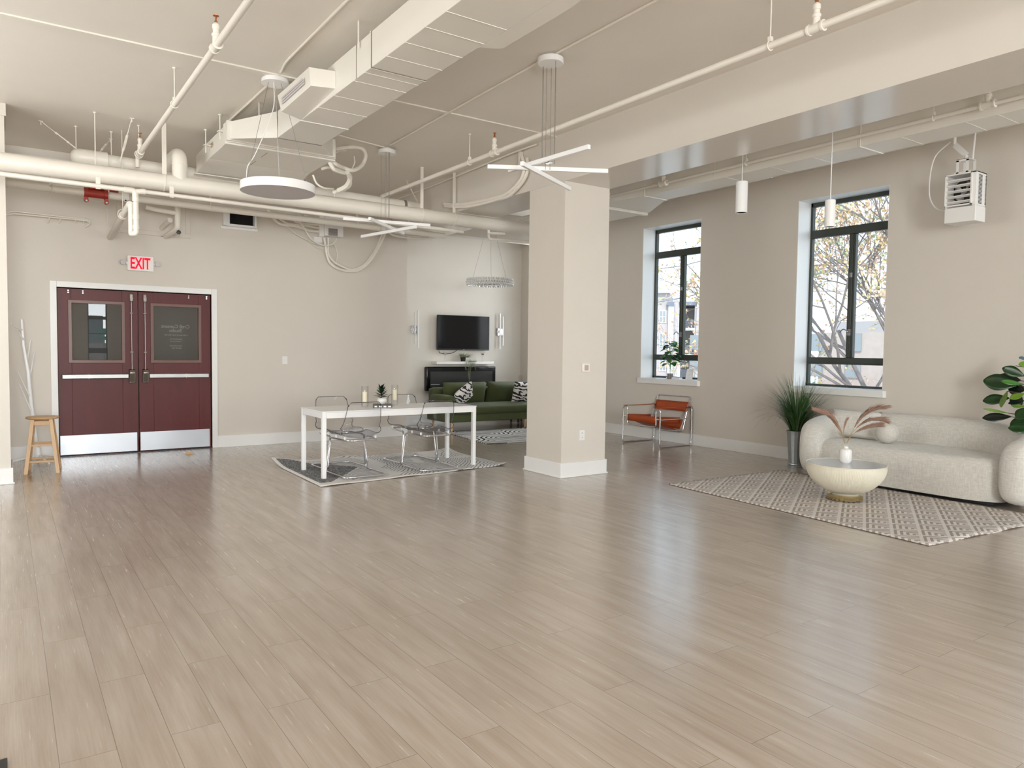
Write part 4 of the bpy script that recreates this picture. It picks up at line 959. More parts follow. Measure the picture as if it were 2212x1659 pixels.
# wall devices
t = thing('light_switch', 'white light switch plate on the wall right of the double door', 'switch', (XD, -3.39, 1.17))
MB().box(XD - .006, XD, -3.352, -3.428, 1.172, 1.286).build('plate', M_whitep, t, bevel=.002); MB().box(XD - .012, XD - .006, -3.382, -3.398, 1.215, 1.243).build('toggle', M_whitep, t, bevel=.002)
t = thing('thermostat', 'small white thermostat with tan display on the column', 'thermostat', (CX0, -5.41, 1.18))
MB().box(CX0 - .03, CX0, -5.355, -5.462, 1.182, 1.282).build('housing', M_whitep, t, bevel=.006); MB().box(CX0 - .0315, CX0 - .03, -5.38, -5.438, 1.20, 1.262).build('display', pr('tan_display', (0.52, 0.38, 0.27, 1), 0.2), t)
t = thing('wall_outlet', 'white electrical outlet low on the column', 'outlet', (CX0, -5.385, .40))
MB().box(CX0 - .006, CX0, -5.345, -5.42, .405, .52).build('plate', M_whitep, t, bevel=.002)
MB().box(CX0 - .009, CX0 - .006, -5.368, -5.398, .475, .505).build('socket', M_white, t); MB().box(CX0 - .009, CX0 - .006, -5.368, -5.398, .422, .452).build('socket', M_white, t)
for zz in (.49, .437): MB().box(CX0 - .0095, CX0 - .009, -5.376, -5.379, zz - .006, zz + .006).box(CX0 - .0095, CX0 - .009, -5.387, -5.39, zz - .006, zz + .006).build('slots', M_black, t)
tag(MB().box(6.42, 6.66, CY0 - .045, CY0, 2.47, 2.68).build('wall_speaker', M_white, bevel=.005), 'flat white box on the far side of the column near its top', 'speaker')

# ------------------------------------------------------------------ furniture
# rugs (origins at their centres: the patterns use object coordinates)
def rug(name, label, mat, corners, z=.008, curl=None, nu=40, nv=40, under=None):
    """corners a b c d in order; local frame along ab"""
    a, b, c, d = [Vector((p[0], p[1], 0)) for p in corners]
    ctr = (a + b + c + d) / 4; ax = ((b - a) + (c - d)).normalized(); rz = math.atan2(ax.y, ax.x)
    inv = Matrix.Rotation(-rz, 4, 'Z')
    mb = MB(); mb.grid(lambda u, v: inv @ ((a * (1 - u) + b * u) * (1 - v) + (d * (1 - u) + c * u) * v - ctr) + Vector((0, 0, z + (curl(u, v) if curl else 0))), nu, nv)
    o = mb.build(name, mat, None, local=True, solid=.008); o.location = ctr; o.rotation_euler = (0, 0, rz)
    return tag(o, label, 'rug')
def curl1(u, v):
    h = 0
    e_ = lambda cu, cv, rr, hh: hh * max(0, 1 - math.hypot((u - cu) * 1.7, (v - cv) * 2.4) / rr) ** 2
    h += e_(1, 0, .55, .07) + e_(1, 1, .5, .04) + e_(0, 1, .30, .03)
    h += .006 * math.sin(v * 19) * abs(1 - u * 2) ** 3 + .018 * math.exp(-((v - .38) * 12) ** 2) * max(0, u - .75) * 4
    return max(h, 0)
rug('rug', 'white and grey abstract rug with curled corners under the dining table', M_rug1, [(7.20, -2.63), (9.02, -2.66), (8.90, -5.08), (7.42, -5.07)], curl=curl1)
rug('rug', 'beige and white diamond pattern rug under the round coffee table', M_rug2, [(2.67, -5.65), (5.46, -5.84), (5.40, -7.72), (2.50, -7.52)], curl=lambda u, v: .006 * math.sin(v * 21 + 1) * (1 if u < .03 else 0) * (1 if v > .1 else 0))
rug('rug', 'black and white maze pattern rug in front of the green sofa', M_rug3, [(9.20, -5.92), (10.95, -6.15), (10.75, -8.05), (9.05, -7.85)])

# dining table
TX0, TX1, TY0, TY1, TZ = 7.57, 8.27, -4.72, -2.78, .738
t = thing('dining_table', 'long white dining table with square legs on the grey rug', 'table', ((TX0 + TX1) / 2, (TY0 + TY1) / 2, .012))
MB().box(TX0, TX1, TY0, TY1, TZ - .012, TZ).build('table_top', M_white, t, bevel=.003)
MB().box(TX0 + .006, TX0 + .024, TY0 + .05, TY1 - .05, TZ - .075, TZ - .013).box(TX1 - .024, TX1 - .006, TY0 + .05, TY1 - .05, TZ - .075, TZ - .013).box(TX0 + .05, TX1 - .05, TY0 + .006, TY0 + .024, TZ - .075, TZ - .013).box(TX0 + .05, TX1 - .05, TY1 - .024, TY1 - .006, TZ - .075, TZ - .013).build('apron', M_white, t)
for x in (TX0 + .004, TX1 - .049):
    for y in (TY0 + .004, TY1 - .049): MB().box(x, x + .045, y, y + .045, .014, TZ - .012).build('leg', M_white, t, bevel=.003)

# acrylic chairs
def acrylic_chair():
    t = thing('acrylic_chair', '', 'chair')
    prof = [(.235, .432), (.20, .452), (.10, .450), (-.02, .432), (-.12, .420), (-.175, .425), (-.205, .455), (-.222, .51), (-.232, .60), (-.240, .70), (-.250, .80), (-.252, .822)]
    prof = cr([(0, a, b) for a, b in prof], 3)
    k = len(prof) - 1
    def fn(u, v):
        i = v * k; i0 = min(int(i), k - 1); p = prof[i0].lerp(prof[i0 + 1], i - i0)
        s_ = u * 2 - 1; hgt = max(0, (p.z - .46) / .36)
        sm_ = lambda a, b, t: (lambda q: q * q * (3 - 2 * q))(min(1, max(0, (t - a) / (b - a))))
        tr_ = sm_(.35, .62, v)
        w = .208 + .026 * sm_(.15, .55, v) - .046 * max(0, hgt)
        if v < .08: w -= .03 * (1 - v / .08) ** 2
        up = .030 * abs(s_) ** 2.2 * (1 - sm_(.5, .8, v)) * sm_(-.2, .3, v)
        fw = .075 * abs(s_) ** 2.4 * tr_ * (1 - .75 * hgt)
        up += .055 * abs(s_) ** 2 * math.exp(-((v - .50) / .13) ** 2); fw += .03 * abs(s_) ** 2 * math.exp(-((v - .62) / .10) ** 2)
        rc = 0
        if v > .93: rc = -.03 * max(0, abs(s_) - .85) / .15
        return Vector((s_ * w, p.y + fw, p.z + up + rc))
    MB().grid(fn, 26, 34).build('seat_shell', [M_acryl, M_acryle], t, local=True, solid=.007, angle=80)
    rim = [fn(i / 24, 0) for i in range(25)] + [fn(1, j / 30) for j in range(1, 31)] + [fn(1 - i / 24, 1) for i in range(1, 25)] + [fn(0, 1 - j / 30) for j in range(1, 30)]
    MB().tube(rim, .0038, 8, closed=True).build('seat_rim', M_acrylrim, t, local=True)
    # chrome cantilever base
    b = [(-.16, -.20, .405), (-.19, -.10, .405), (-.20, .13, .405), (-.245, .245, .395 - .02), (-.245, .255, .02), (-.245, -.26, .018), (.245, -.26, .018), (.245, .255, .02), (.245, .245, .375), (.20, .13, .405), (.19, -.10, .405), (.16, -.20, .405)]
    b[3] = (-.205, .235, .405); b[8] = (.205, .235, .405)
    MB().tube(fil(b, .055, 6, closed=True), .0105, 12, closed=True).build('chrome_base', M_chrome, t, local=True)
    mb = MB()
    for x in (-.18, .18):
        for y in (-.12, .12): mb.cyl((x, y, .41), (x, y, .44), .012, n=10)
    mb.build('seat_mounts', M_whitep, t, local=True)
    return t
c0 = acrylic_chair()
chs = [((7.665, -3.20), -88, 'clear acrylic chair on the near side of the dining table, nearest the door'),
       ((7.66, -4.13), -91, 'clear acrylic chair on the near side of the dining table, nearest the column'),
       ((8.215, -3.22), 92, 'clear acrylic chair across the dining table, nearest the door'),
       ((8.25, -4.16), 91, 'clear acrylic chair across the dining table, in front of the green sofa')]
for i, ((x, y), a, lab) in enumerate(chs):
    o = c0 if i == 0 else copy_tree(c0)
    o.location = (x, y, .014); o.rotation_euler = (0, 0, R(a)); tag(o, lab, 'chair', 'clear acrylic chairs around the dining table')

# things on the dining table
def candle(label, x, y, wax_h):
    t = thing('candle_holder', label, 'candle', (x, y, TZ))
    MB().lathe([(.001, .012), (.036, .012), (.0375, .018), (.0375, .245), (.040, .245), (.040, .002), (.001, .0)][::-1], (x, y, TZ + .001), 32).build('glass_cylinder', M_clear, t)
    mb = MB()
    for i in range(70):
        a, rr, z = random.random() * 6.28, .030 * random.random() ** .5, TZ + .018 + random.random() * .045
        mb.ball((x + rr * math.cos(a), y + rr * math.sin(a), z), random.uniform(.004, .007), 3)
    o = mb.build('pebbles', M_stone, t); o['kind'] = 'stuff'
    MB().lathe([(.001, 0), (.027, 0), (.028, .003), (.028, wax_h), (.025, wax_h + .003), (.001, wax_h + .001)], (x, y, TZ + .062), 28).build('wax_pillar', M_wax, t)
    MB().cyl((x, y, TZ + .062 + wax_h), (x, y, TZ + .07 + wax_h), .0012, n=6).build('wick', M_black, t)
candle('candle in a tall glass cylinder left of the table plant', 7.93, -3.42, .115)
candle('candle in a tall glass cylinder right of the table plant', 8.06, -3.86, .125)
M_page = pr('book_pages', (0.72, 0.69, 0.62, 1), 0.7); M_cover = pr('black_book_cover', (0.02, 0.02, 0.02, 1), 0.35)
# open-spine black book: the far stack piece beneath the plant
t = thing('book', 'black book lying under the plant pot on the dining table', 'book', (7.93, -3.64, TZ), rz=R(-24))
def loc(mb, name, mat, par, **k): return mb.build(name, mat, par, local=True, **k)
loc(MB().box(-.15, .15, -.11, .11, .022, .026).box(-.15, .15, -.11, .11, .0, .004).box(-.154, -.15, -.11, .11, 0, .026), 'cover', M_cover, t, bevel=.001)
loc(MB().box(-.148, .145, -.105, .105, .004, .022), 'pages', M_page, t)
mb = MB()
for i in range(4): mb.box(-.1555, -.154, -.095 + i * .052, -.065 + i * .052, .006, .020)
loc(mb, 'spine_print', M_letter, t)
# pot plant on the book
t = thing('potted_plant', 'small leafy plant in a round white pot on the dining table', 'plant', (7.93, -3.63, TZ + .0265))
loc(MB().lathe([(.001, 0), (.030, 0), (.046, .012), (.056, .035), (.056, .052), (.046, .073), (.036, .080), (.033, .078), (.040, .060), (.001, .055)], n=36), 'pot', M_ceramic, t)
loc(MB().lathe([(.001, .0), (.037, .0), (.001, .012)], (0, 0, .066), 20), 'soil', M_stem, t)
def leaf(mb, base, tip, w, up=(0, 0, 1), cup=.15, n=7, droop=.0, shape=1.0, mi=0):
    base, tip = Vector(base), Vector(tip); d = tip - base; L = d.length; t_ = d.normalized(); upv = Vector(up)
    s_ = t_.cross(upv); s_ = s_.normalized() if s_.length > 1e-4 else Vector((1, 0, 0)); nn = s_.cross(t_)
    vs, fs = [], []
    for i in range(n + 1):
        f = i / n; ww = w / 2 * (math.sin(math.pi * min(1, f ** shape * .96 + .02)) ** .75)
        c_ = base + d * f - Vector((0, 0, droop * L * f * f))
        vs += [c_ - s_ * ww + nn * ww * cup, c_ - s_ * ww * .5 + nn * ww * cup * .2, c_, c_ + s_ * ww * .5 + nn * ww * cup * .2, c_ + s_ * ww + nn * ww * cup]
    for i in range(n):
        for j in range(4): a = i * 5 + j; fs.append((a, a + 1, a + 6, a + 5))
    mb.add(vs, fs, mi)
rnd = random.Random(3)
mb = MB()
for i in range(34):
    f = i / 33; a = i * 2.4; z = .075 + .115 * f; out = .085 * (1 - f * .75) + .01
    b = Vector((.006 * math.cos(a), .006 * math.sin(a), z)); tp = b + Vector((out * math.cos(a), out * math.sin(a), .012 + .045 * f))
    leaf(mb, b, tp, .030, cup=.3, n=5, mi=i % 3 == 0)
loc(mb, 'leaves', [M_leaf, M_leafd], t, solid=.0008)
loc(MB().tube([(0, 0, .06), (0, 0, .19)], .004, 6), 'stem', M_stem, t)

# stool
sx_, sy_ = 9.68, -.335
t = thing('wooden_stool', 'round pine stool with square legs left of the double door', 'stool', (sx_, sy_, 0), rz=R(-6))
loc(MB().lathe([(.001, 0), (.150, 0), (.160, .006), (.162, .014), (.156, .024), (.001, .026)], (0, 0, .592), 48), 'seat', M_pine, t)
tops, bots = [], []
for i, (a, b) in enumerate(((1, 1), (1, -1), (-1, -1), (-1, 1))):
    tp, bt = Vector((a * .085, b * .085, .592)), Vector((a * .165, b * .150, .0)); tops.append(tp); bots.append(bt)
    q = lambda c, s: [c + Vector((i_ * s, j_ * s, 0)) for i_, j_ in ((-1, -1), (1, -1), (1, 1), (-1, 1))]
    loc(MB().hexa(q(bt, .019), q(tp, .019)), 'leg', M_pine, t, bevel=.002)
for i in range(4):
    a, b, c, d = bots[i], tops[i], bots[(i + 1) % 4], tops[(i + 1) % 4]
    for f in ((.22, .52, .93) if i % 2 == 0 else (.26, .56, .93)):
        p, q_ = a.lerp(b, f), c.lerp(d, f)
        loc(MB().beam(p, q_, .016 if f < .9 else .02, .022 if f < .9 else .045), 'rung' if f < .9 else 'apron', M_pine, t, bevel=.002)
# coat rack
t = thing('coat_rack', 'white tree-shaped coat rack behind the wooden stool', 'coat rack', (10.45, -.27, 0))
bp = at(82, 985, 0, 10.45); bp.z = .13; tp = at(47, 690, 0, 10.45)
P_ = [bp, bp.lerp(tp, .35) + Vector((0, .008, 0)), bp.lerp(tp, .60), bp.lerp(tp, .62), bp.lerp(tp, .8) + Vector((0, .012, 0)), tp]
MB().tube(P_, .022, 12, rs=[.024, .022, .021, .020, .017, .013]).build('trunk', M_white, t)
for f, px, py in ((.86, 38, 711), (.94, 24, 699), (.56, 74, 760), (.70, 66, 735), (.42, 38, 801), (.30, 42, 830)):
    b = bp.lerp(tp, f - .02); e_ = at(px, py, 0, 10.45 + (.12 if px > 50 else -.12)); MB().tube([b, b.lerp(e_, .5) + Vector((0, 0, -.01)), e_], .007, 8, rs=[.010, .008, .006]).build('branch', M_white, t)
MB().tube([(bp.x, bp.y, .05), (bp.x, bp.y, .16), (bp.x, bp.y, .18)], .03, 12, rs=[.036, .034, .024]).build('collar', M_white, t)
for a in (80, 200, 320):
    MB().beam((bp.x, bp.y, .09), (bp.x + .30 * math.cos(R(a)), bp.y + .30 * math.sin(R(a)), .012), .022, .022).build('foot', M_white, t, bevel=.003)
tag(MB().box(2.2, 2.985, .015, .6, 0, .012).build('floor_mat', M_black), 'corner of an unidentified black object at the bottom left of the picture', 'mat')  # thin black slab standing in for an unidentified dark object
# wedge on the floor
tag(MB().hexa([(10.28, -1.92, .001), (10.28, -2.05, .001), (10.33, -2.05, .001), (10.33, -1.92, .001)], [(10.30, -1.95, .03), (10.30, -1.97, .03), (10.32, -1.97, .03), (10.32, -1.95, .03)]).build('door_wedge', M_pine), 'small tan wooden wedge on the floor before the right door leaf', 'door wedge')

# tubular steel armchair
t = thing('tubular_armchair', 'orange leather strap armchair with chrome tube frame under the left window', 'armchair', (7.99, -8.255, 0), rz=R(1))
W_, D_ = .385, .345
tubes = MB
fr_ = [(-W_, .0, .012), (-W_, D_, .012), (-W_, D_, .575), (-W_ + .09, D_, .575), (-W_ + .09, D_ - .01, .30), (W_ - .09, D_ - .01, .30), (W_ - .09, D_, .575), (W_, D_, .575), (W_, D_, .012), (W_, 0, .012)]
loc(MB().tube(fil(fr_, .05, 6), .0115, 12), 'front_frame', M_chrome, t)
bk_ = [(-W_, .0, .012), (-W_, -D_, .012), (-W_, -D_, .575), (-W_ + .08, -D_, .575), (-W_ + .09, -D_ + .10, .20), (W_ - .09, -D_ + .10, .20), (W_ - .08, -D_, .575), (W_, -D_, .575), (W_, -D_, .012), (W_, 0, .012)]
loc(MB().tube(fil(bk_, .05, 6), .0115, 12), 'rear_frame', M_chrome, t)
bf = [(-.33, .02, .24), (-.33, -.16, .24), (-.335, -.375, .735), (.335, -.375, .735), (.33, -.16, .24), (.33, .02, .24)]
loc(MB().tube(fil(bf, .045, 6), .0105, 12), 'back_frame', M_chrome, t)
for s in (-1, 1): loc(MB().cyl((s * W_, D_, .415), (s * W_, -D_, .415), .009, n=10), 'side_rail', M_chrome, t)
loc(MB().cyl((-W_, D_ - .02, .415), (-W_ + .09, D_ - .02, .415), .009, n=10).cyl((W_ - .09, D_ - .02, .415), (W_, D_ - .02, .415), .009, n=10), 'front_link', M_chrome, t)
def strap(name, fn, nu=12, nv=4): loc(MB().grid(fn, nu, nv), name, M_leather, t, solid=.006)
strap('seat', lambda u, v: Vector(((u * 2 - 1) * .29, .325 - .46 * v, .405 - .165 * v - .02 * math.sin(math.pi * v) - .012 * (1 - (u * 2 - 1) ** 2))), 10, 10)
strap('seat_front_band', lambda u, v: Vector(((u * 2 - 1) * .297, .345 - .002 * v, .455 - .10 * v)), 10, 2)
strap('lower_back_strap', lambda u, v: Vector(((u * 2 - 1) * .335, -.165 - .062 * v - .010 * (1 - (u * 2 - 1) ** 2), .25 + .14 * v)), 10, 3)
strap('upper_back_strap', lambda u, v: Vector(((u * 2 - 1) * .345, -.275 - .058 * v - .012 * (1 - (u * 2 - 1) ** 2), .515 + .14 * v)), 10, 3)
for s in (-1, 1):
    strap('arm_strap', lambda u, v: Vector((s * (W_ - .085 + .075 * v), D_ + .015 - (2 * D_ + .03) * u, .588 - .006 * math.sin(math.pi * u))), 12, 2)
    strap('side_panel', lambda u, v: Vector((s * (W_ - .085), D_ - .02 - .50 * u, .455 - .09 * v - .03 * u)), 10, 2)

# sill of the left window
t = thing('potted_plant', 'broad-leaved green plant in a striped pot on the left window sill', 'plant', (8.225, -8.77, WZ0))
loc(MB().lathe([(.001, 0), (.040, 0), (.045, .01), (.048, .085), (.043, .085), (.040, .075), (.001, .07)], n=48), 'pot', M_stripepot, t)
mb = MB(); st = MB(); rnd = random.Random(11)
for i in range(26):
    a = i * 2.4 + rnd.uniform(-.3, .3); f = i / 25; z = .24 + .36 * f; ro = (.15 * math.sin(math.pi * (.25 + .7 * f)) + .02)
    b = Vector((ro * .45 * math.cos(a), ro * .45 * math.sin(a), z)); tp = b + Vector((.115 * math.cos(a), .08 * math.sin(a), -.05 + rnd.uniform(-.02, .05)))
    leaf(mb, b, tp, .105, cup=.25, n=6, droop=.15, shape=.75, mi=i % 3 == 0)
    st.tube(cr([(0, 0, .08), (0, 0, .18 + .2 * f), b], 3), .0025, 5)
loc(mb, 'leaves', [M_leafm, M_leaf], t, solid=.0008); loc(st, 'stems', M_leafm, t)
t = thing('framed_notice', 'small white notice card leaning on the left window sill beside the plant', 'sign', (7.86, -8.80, WZ0), rx=R(-14), rz=R(187))
loc(MB().box(-.062, .062, -.004, .004, 0, .17), 'card', M_white, t, bevel=.001)
mb = MB()
for i, (w_, z_) in enumerate(((.05, .09), (.07, .075), (.06, .062), (.03, .04), (.06, .03))): mb.box(-w_ / 2, w_ / 2, -.0048, -.004, z_, z_ + .003)
mb.tube([(-.015, -.005, .145), (-.005, -.005, .12), (.0, -.005, .14), (.006, -.005, .12), (.016, -.005, .145)], .0012, 5)
loc(mb, 'print', M_diff, t)
tag(MB().box(8.02, 8.30, -8.83, -8.76, WZ0 - .002, WZ0 + .026).build('sill_block', M_white), 'low white block behind the pot on the left window sill', 'block')

# ------------------------------------------------------------------ white curved sofa
t = thing('curved_sofa', 'off-white curved fabric sofa under the right window', 'sofa', (4.0, -8.0, 0))
def sell(w, h, n=3.2, k=28):
    out = []
    for i in range(k):
        a = i * 2 * math.pi / k; c_, s_ = math.cos(a), math.sin(a)
        out.append((math.copysign(abs(c_) ** (2 / n), c_) * w, math.copysign(abs(s_) ** (2 / n), s_) * h))
    return out
def loft(path, hts, ths, z0s, name, mat, par, endr=.16, n=3.0, k=28):
    P_ = [Vector(p) for p in path]; L = [0]
    for i in range(1, len(P_)): L.append(L[-1] + (P_[i] - P_[i - 1]).length)
    T = L[-1]; vs, fs = [], []; m_ = len(P_)
    for i, p in enumerate(P_):
        t_ = (P_[min(i + 1, m_ - 1)] - P_[max(i - 1, 0)]).normalized(); nrm = Vector((-t_.y, t_.x, 0))
        de = min(L[i], T - L[i]); q = 1.0 if de >= endr else math.sqrt(max(0.0004, 1 - (1 - de / endr) ** 2))
        f = L[i] / T; h, th, z0 = hts(f), ths(f), z0s(f)
        for a, b in sell(th / 2 * (0.25 + .75 * q), (h - z0) / 2 * (0.55 + .45 * q), n, k): vs.append(p + nrm * a + Vector((0, 0, z0 + (h - z0) / 2 + b)))
    for i in range(m_ - 1):
        for j in range(k): fs.append((i * k + j, i * k + (j + 1) % k, (i + 1) * k + (j + 1) % k, (i + 1) * k + j))
    fs += [tuple(range(k))[::-1], tuple((m_ - 1) * k + j for j in range(k))]
    return MB().add(vs, fs).build(name, mat, par, angle=70)
pa = cr([(4.88, -7.52, 0), (4.96, -7.72, 0), (5.00, -7.98, 0), (4.88, -8.22, 0), (4.55, -8.38, 0), (4.0, -8.43, 0), (3.45, -8.37, 0), (3.10, -8.20, 0), (2.88, -7.97, 0), (2.82, -7.70, 0), (2.87, -7.46, 0)], 10)
loft(pa, lambda f: .60 + .155 * math.sin(math.pi * min(1, max(0, f))) ** .55 - .0 * f, lambda f: .25 + .06 * abs(2 * f - 1) ** 2, lambda f: .06, 'back_and_arms', M_linen, t, endr=.16)
def seat_pt(u, v):
    # u around footprint, v from bottom to top to centre
    a = u * 2 * math.pi; n_ = 4.5; c_, s_ = math.cos(a), math.sin(a)
    x = math.copysign(abs(c_) ** (2 / n_), c_) * .985; y = math.copysign(abs(s_) ** (2 / n_), s_) * .40
    if v < .5: k_, z = 1 - .035 * (1 - v * 2) ** 3, .045 + .30 * v * 2
    else:
        w = (v - .5) * 2; k_ = 1 - (1 - math.cos(min(1, w * 1.8) * math.pi / 2)) * .14 if w < .55 else (1 - .14) * (1 - (w - .55) / .45) + .001
        z = .345 + .105 * math.sin(min(1, w * 1.8) * math.pi / 2)
    z -= 0
    return Vector((3.93 + x * (k_ if v < .5 else (1 - (1 - k_) * .5 if (v - .5) * 2 < .55 else k_)), -7.93 + y * k_, z))
MB().grid(seat_pt, 72, 22, cu=True).build('seat', M_linen, t, angle=70, merge=True)
MB().lathe([(1, 0), (1, .05)], (0, 0, 0), 8) 
MB().box(3.05, 4.85, -8.25, -7.64, .012, .07).build('plinth', M_black, t)
c_ = thing('cushion', 'square off-white cushion at the left end of the curved sofa', 'cushion', (4.70, -8.06, .452), rz=R(6), rx=R(16))
o = pillow(.56, .33, .15).build('cushion_body', M_linen, c_, local=True, merge=True, angle=60); o.location = (0, 0, .165)
c_ = tag(MB().ball((0, 0, .118), .118, 20).build('ball_cushion', M_linen2, local=True), 'round ball cushion on the curved sofa', 'cushion'); c_.location = (4.23, -7.93, .452)

# coffee table
KX, KY = 3.965, -6.69
t = thing('coffee_table', 'cream fluted bowl-shaped coffee table on a brass foot', 'table', (KX, KY, .018))
loc(MB().lathe([(.001, 0), (.160, 0), (.163, .004), (.163, .052), (.001, .055)], (0, 0, 0), 64, ribs=0), 'brass_foot', M_brass, t)
pb = [(.12, .05)] + [(.362 * math.sin(a), .335 - .285 * math.cos(a)) for a in [R(20 + 70 * i / 14) for i in range(15)]]
pb += [(.365, .345), (.357, .350), (.349, .342), (.30, .338), (.001, .338)]
n_ = 640; mb = MB(); vs, fs = [], []
for i, (r_, z_) in enumerate(pb):
    for j in range(n_):
        amp = .0022 * (1 if j % 4 in (1, 2) else -1) if 1 <= i <= 14 else 0
        a = j * 2 * math.pi / n_; vs.append(((r_ + amp) * math.cos(a), (r_ + amp) * math.sin(a), z_))
for i in range(len(pb) - 1):
    for j in range(n_): fs.append((i * n_ + j, i * n_ + (j + 1) % n_, (i + 1) * n_ + (j + 1) % n_, (i + 1) * n_ + j))
mb.add(vs, fs); loc(mb, 'fluted_bowl', M_cream, t, angle=60)
loc(MB().lathe([(.001, 0), (.348, 0), (.348, .006), (.001, .006)], (0, 0, .339), 64), 'glass_top', M_tabletop, t)
TZ2 = .018 + .345
t = thing('vase', 'white ribbed bottle vase on the coffee table', 'vase', (4.0, -6.74, TZ2))
loc(MB().lathe([(.001, 0), (.038, 0), (.042, .004), (.050, .012), (.058, .03), (.058, .112), (.050, .132), (.030, .142), (.022, .146), (.022, .158), (.027, .163), (.023, .163), (.018, .150), (.001, .145)], n=72, ribs=1, amp=.006), 'vase_body', M_ceramic, t)
def plume(label, pts, wid, nh=150, seed=1):
    rn = random.Random(seed)
    t = thing('pampas_stem', label, 'dried stem', (3.99, -6.79, TZ2 + .15), group='dried pampas stems in the vase')
    P_ = cr([at(px, py, 1, y) for px, py, y in pts], 8)
    MB().tube(P_, .0018, 6).build('stalk', M_plumestem, t)
    mb = MB(); k = len(P_)
    for i in range(nh):
        f = .30 + .70 * (i / nh); j = f * (k - 1); j0 = min(int(j), k - 2); p = P_[j0].lerp(P_[j0 + 1], j - j0); d = (P_[min(j0 + 2, k - 1)] - P_[j0]).normalized()
        env = math.sin(math.pi * (f - .28) / .76) ** .7
        side = Vector((rn.gauss(0, 1), rn.gauss(0, 1), rn.gauss(0, 1))); side = (side - d * side.dot(d)).normalized()
        L = 1.75 * wid * (.5 + rn.random()) * max(.15, env)
        q = p + d * L * 1.9 + side * L * .42 - Vector((0, 0, L * .12))
        w_ = d.cross(side) * .0015
        m_ = p.lerp(q, .5) + side * L * .10
        mb.add([p - w_, p + w_, m_ + w_ * 1.6, m_ - w_ * 1.6, q], [(0, 1, 2, 3), (3, 2, 4)])
    o = mb.build('plume', M_plume, t); return t
plume('pampas plume leaning farthest left out of the white vase', [(1824, 957, -6.79), (1815, 930, -6.78), (1803, 905, -6.76), (1785, 893, -6.74), (1760, 883, -6.72)], .030, 520, 1)
plume('short upright pampas plume left of the vase middle', [(1825, 957, -6.79), (1818, 935, -6.82), (1805, 912, -6.85), (1793, 898, -6.87)], .032, 420, 2)
plume('thin pampas plume rising straight out of the vase', [(1826, 957, -6.79), (1822, 935, -6.8), (1826, 915, -6.82), (1831, 905, -6.83)], .014, 160, 3)
plume('long pampas plume reaching farthest up right out of the vase', [(1829, 957, -6.79), (1842, 930, -6.75), (1860, 902, -6.72), (1885, 884, -6.7), (1918, 878, -6.68)], .032, 520, 4)
plume('pampas plume bending right at middle height out of the vase', [(1829, 957, -6.79), (1845, 930, -6.8), (1870, 910, -6.8), (1895, 905, -6.8), (1914, 909, -6.8)], .030, 480, 5)
plume('lowest pampas plume bending right out of the vase', [(1829, 957, -6.79), (1843, 938, -6.77), (1863, 926, -6.76), (1885, 919, -6.75), (1898, 918, -6.75)], .030, 460, 6)

# tall grass in a galvanised planter
gx, gy = 5.52, -8.18
t = thing('grass_planter', 'tall arching green grass in a tall galvanised planter', 'plant', (gx, gy, 0))
loc(MB().lathe([(.001, 0), (.094, 0), (.096, .012), (.090, .020), (.094, .030), (.092, .040), (.080, .046), (.082, .06), (.112, .41), (.120, .44), (.122, .45), (.116, .452), (.108, .43), (.001, .42)], n=16, ribs=0), 'planter', M_galv, t, angle=15)
mb = MB(); rn = random.Random(5)
for i in range(620):
    a = rn.random() * 2 * math.pi; sp = rn.random() ** .8; L = rn.uniform(.45, .82); lean = .12 + 1.05 * sp
    r0 = rn.random() * .07; p = Vector((r0 * math.cos(a), r0 * math.sin(a), .42)); dr = Vector((math.cos(a), math.sin(a), 0)); s_ = Vector((-math.sin(a), math.cos(a), 0))
    pts = []; th = math.pi / 2 - lean * .45; q = p.copy(); n_ = 7
    bend = lean * rn.uniform(.5, 1.9) * (L / .7)
    for j in range(n_ + 1):
        pts.append(q.copy()); q = q + (dr * math.cos(th) + Vector((0, 0, 1)) * math.sin(th)) * (L / n_); th -= bend / n_ * (1 + .4 * j / n_)
    if gy + min(pt_.y for pt_ in pts) < YW + .03:
        for pt_ in pts: pt_.y = max(pt_.y, YW + .03 - gy)
    vs = []
    for j, pt_ in enumerate(pts):
        w_ = .0034 * (1 - (j / n_) ** 1.6) + .0004; vs += [pt_ - s_ * w_, pt_ + s_ * w_]
    mb.add(vs, [(2 * j, 2 * j + 1, 2 * j + 3, 2 * j + 2) for j in range(n_)], mi=0 if rn.random() < .82 else 1)
loc(mb, 'grass_blades', [M_grass, M_grasst], t)

# fiddle-leaf plant at the right edge, behind the sofa end
fx, fy = 2.62, -8.36
t = thing('fiddle_leaf_plant', 'large-leaved dark green plant behind the right end of the curved sofa', 'plant', (fx, fy, 0))
loc(MB().lathe([(.001, 0), (.11, 0), (.14, .25), (.145, .27), (.13, .27), (.001, .24)], n=32), 'pot', M_black, t)
tk = MB(); mb = MB()
ctr = [Vector((fx, fy, .25)), Vector((fx + .10, fy + .02, .6)), Vector((fx + .22, fy + .05, .9)), Vector((fx + .30, fy + .05, 1.35))]
tk.tube(cr(ctr, 5), .011, 8)
def fl(px0, py0, px1, py1, y0, y1, w, mi=0, cup=.18, up=(0, 1, .4)):
    a_, b_ = at(px0, py0, 1, y0), at(px1, py1, 1, y1); leaf(mb, a_, b_, w, up=up, cup=cup, n=10, droop=0.0, shape=1.25, mi=mi)
    tk.tube([a_, a_.lerp(Vector((fx + .26, fy + .05, a_.z - .05)), .5), Vector((fx + .2 + .1 * min(1, max(0, a_.z - .7)), fy + .05, max(.6, a_.z - .12)))], .004, 5)
fl(2196, 832, 2124, 822, -8.22, -8.14, .17, 1, up=(.2, 1, .3))
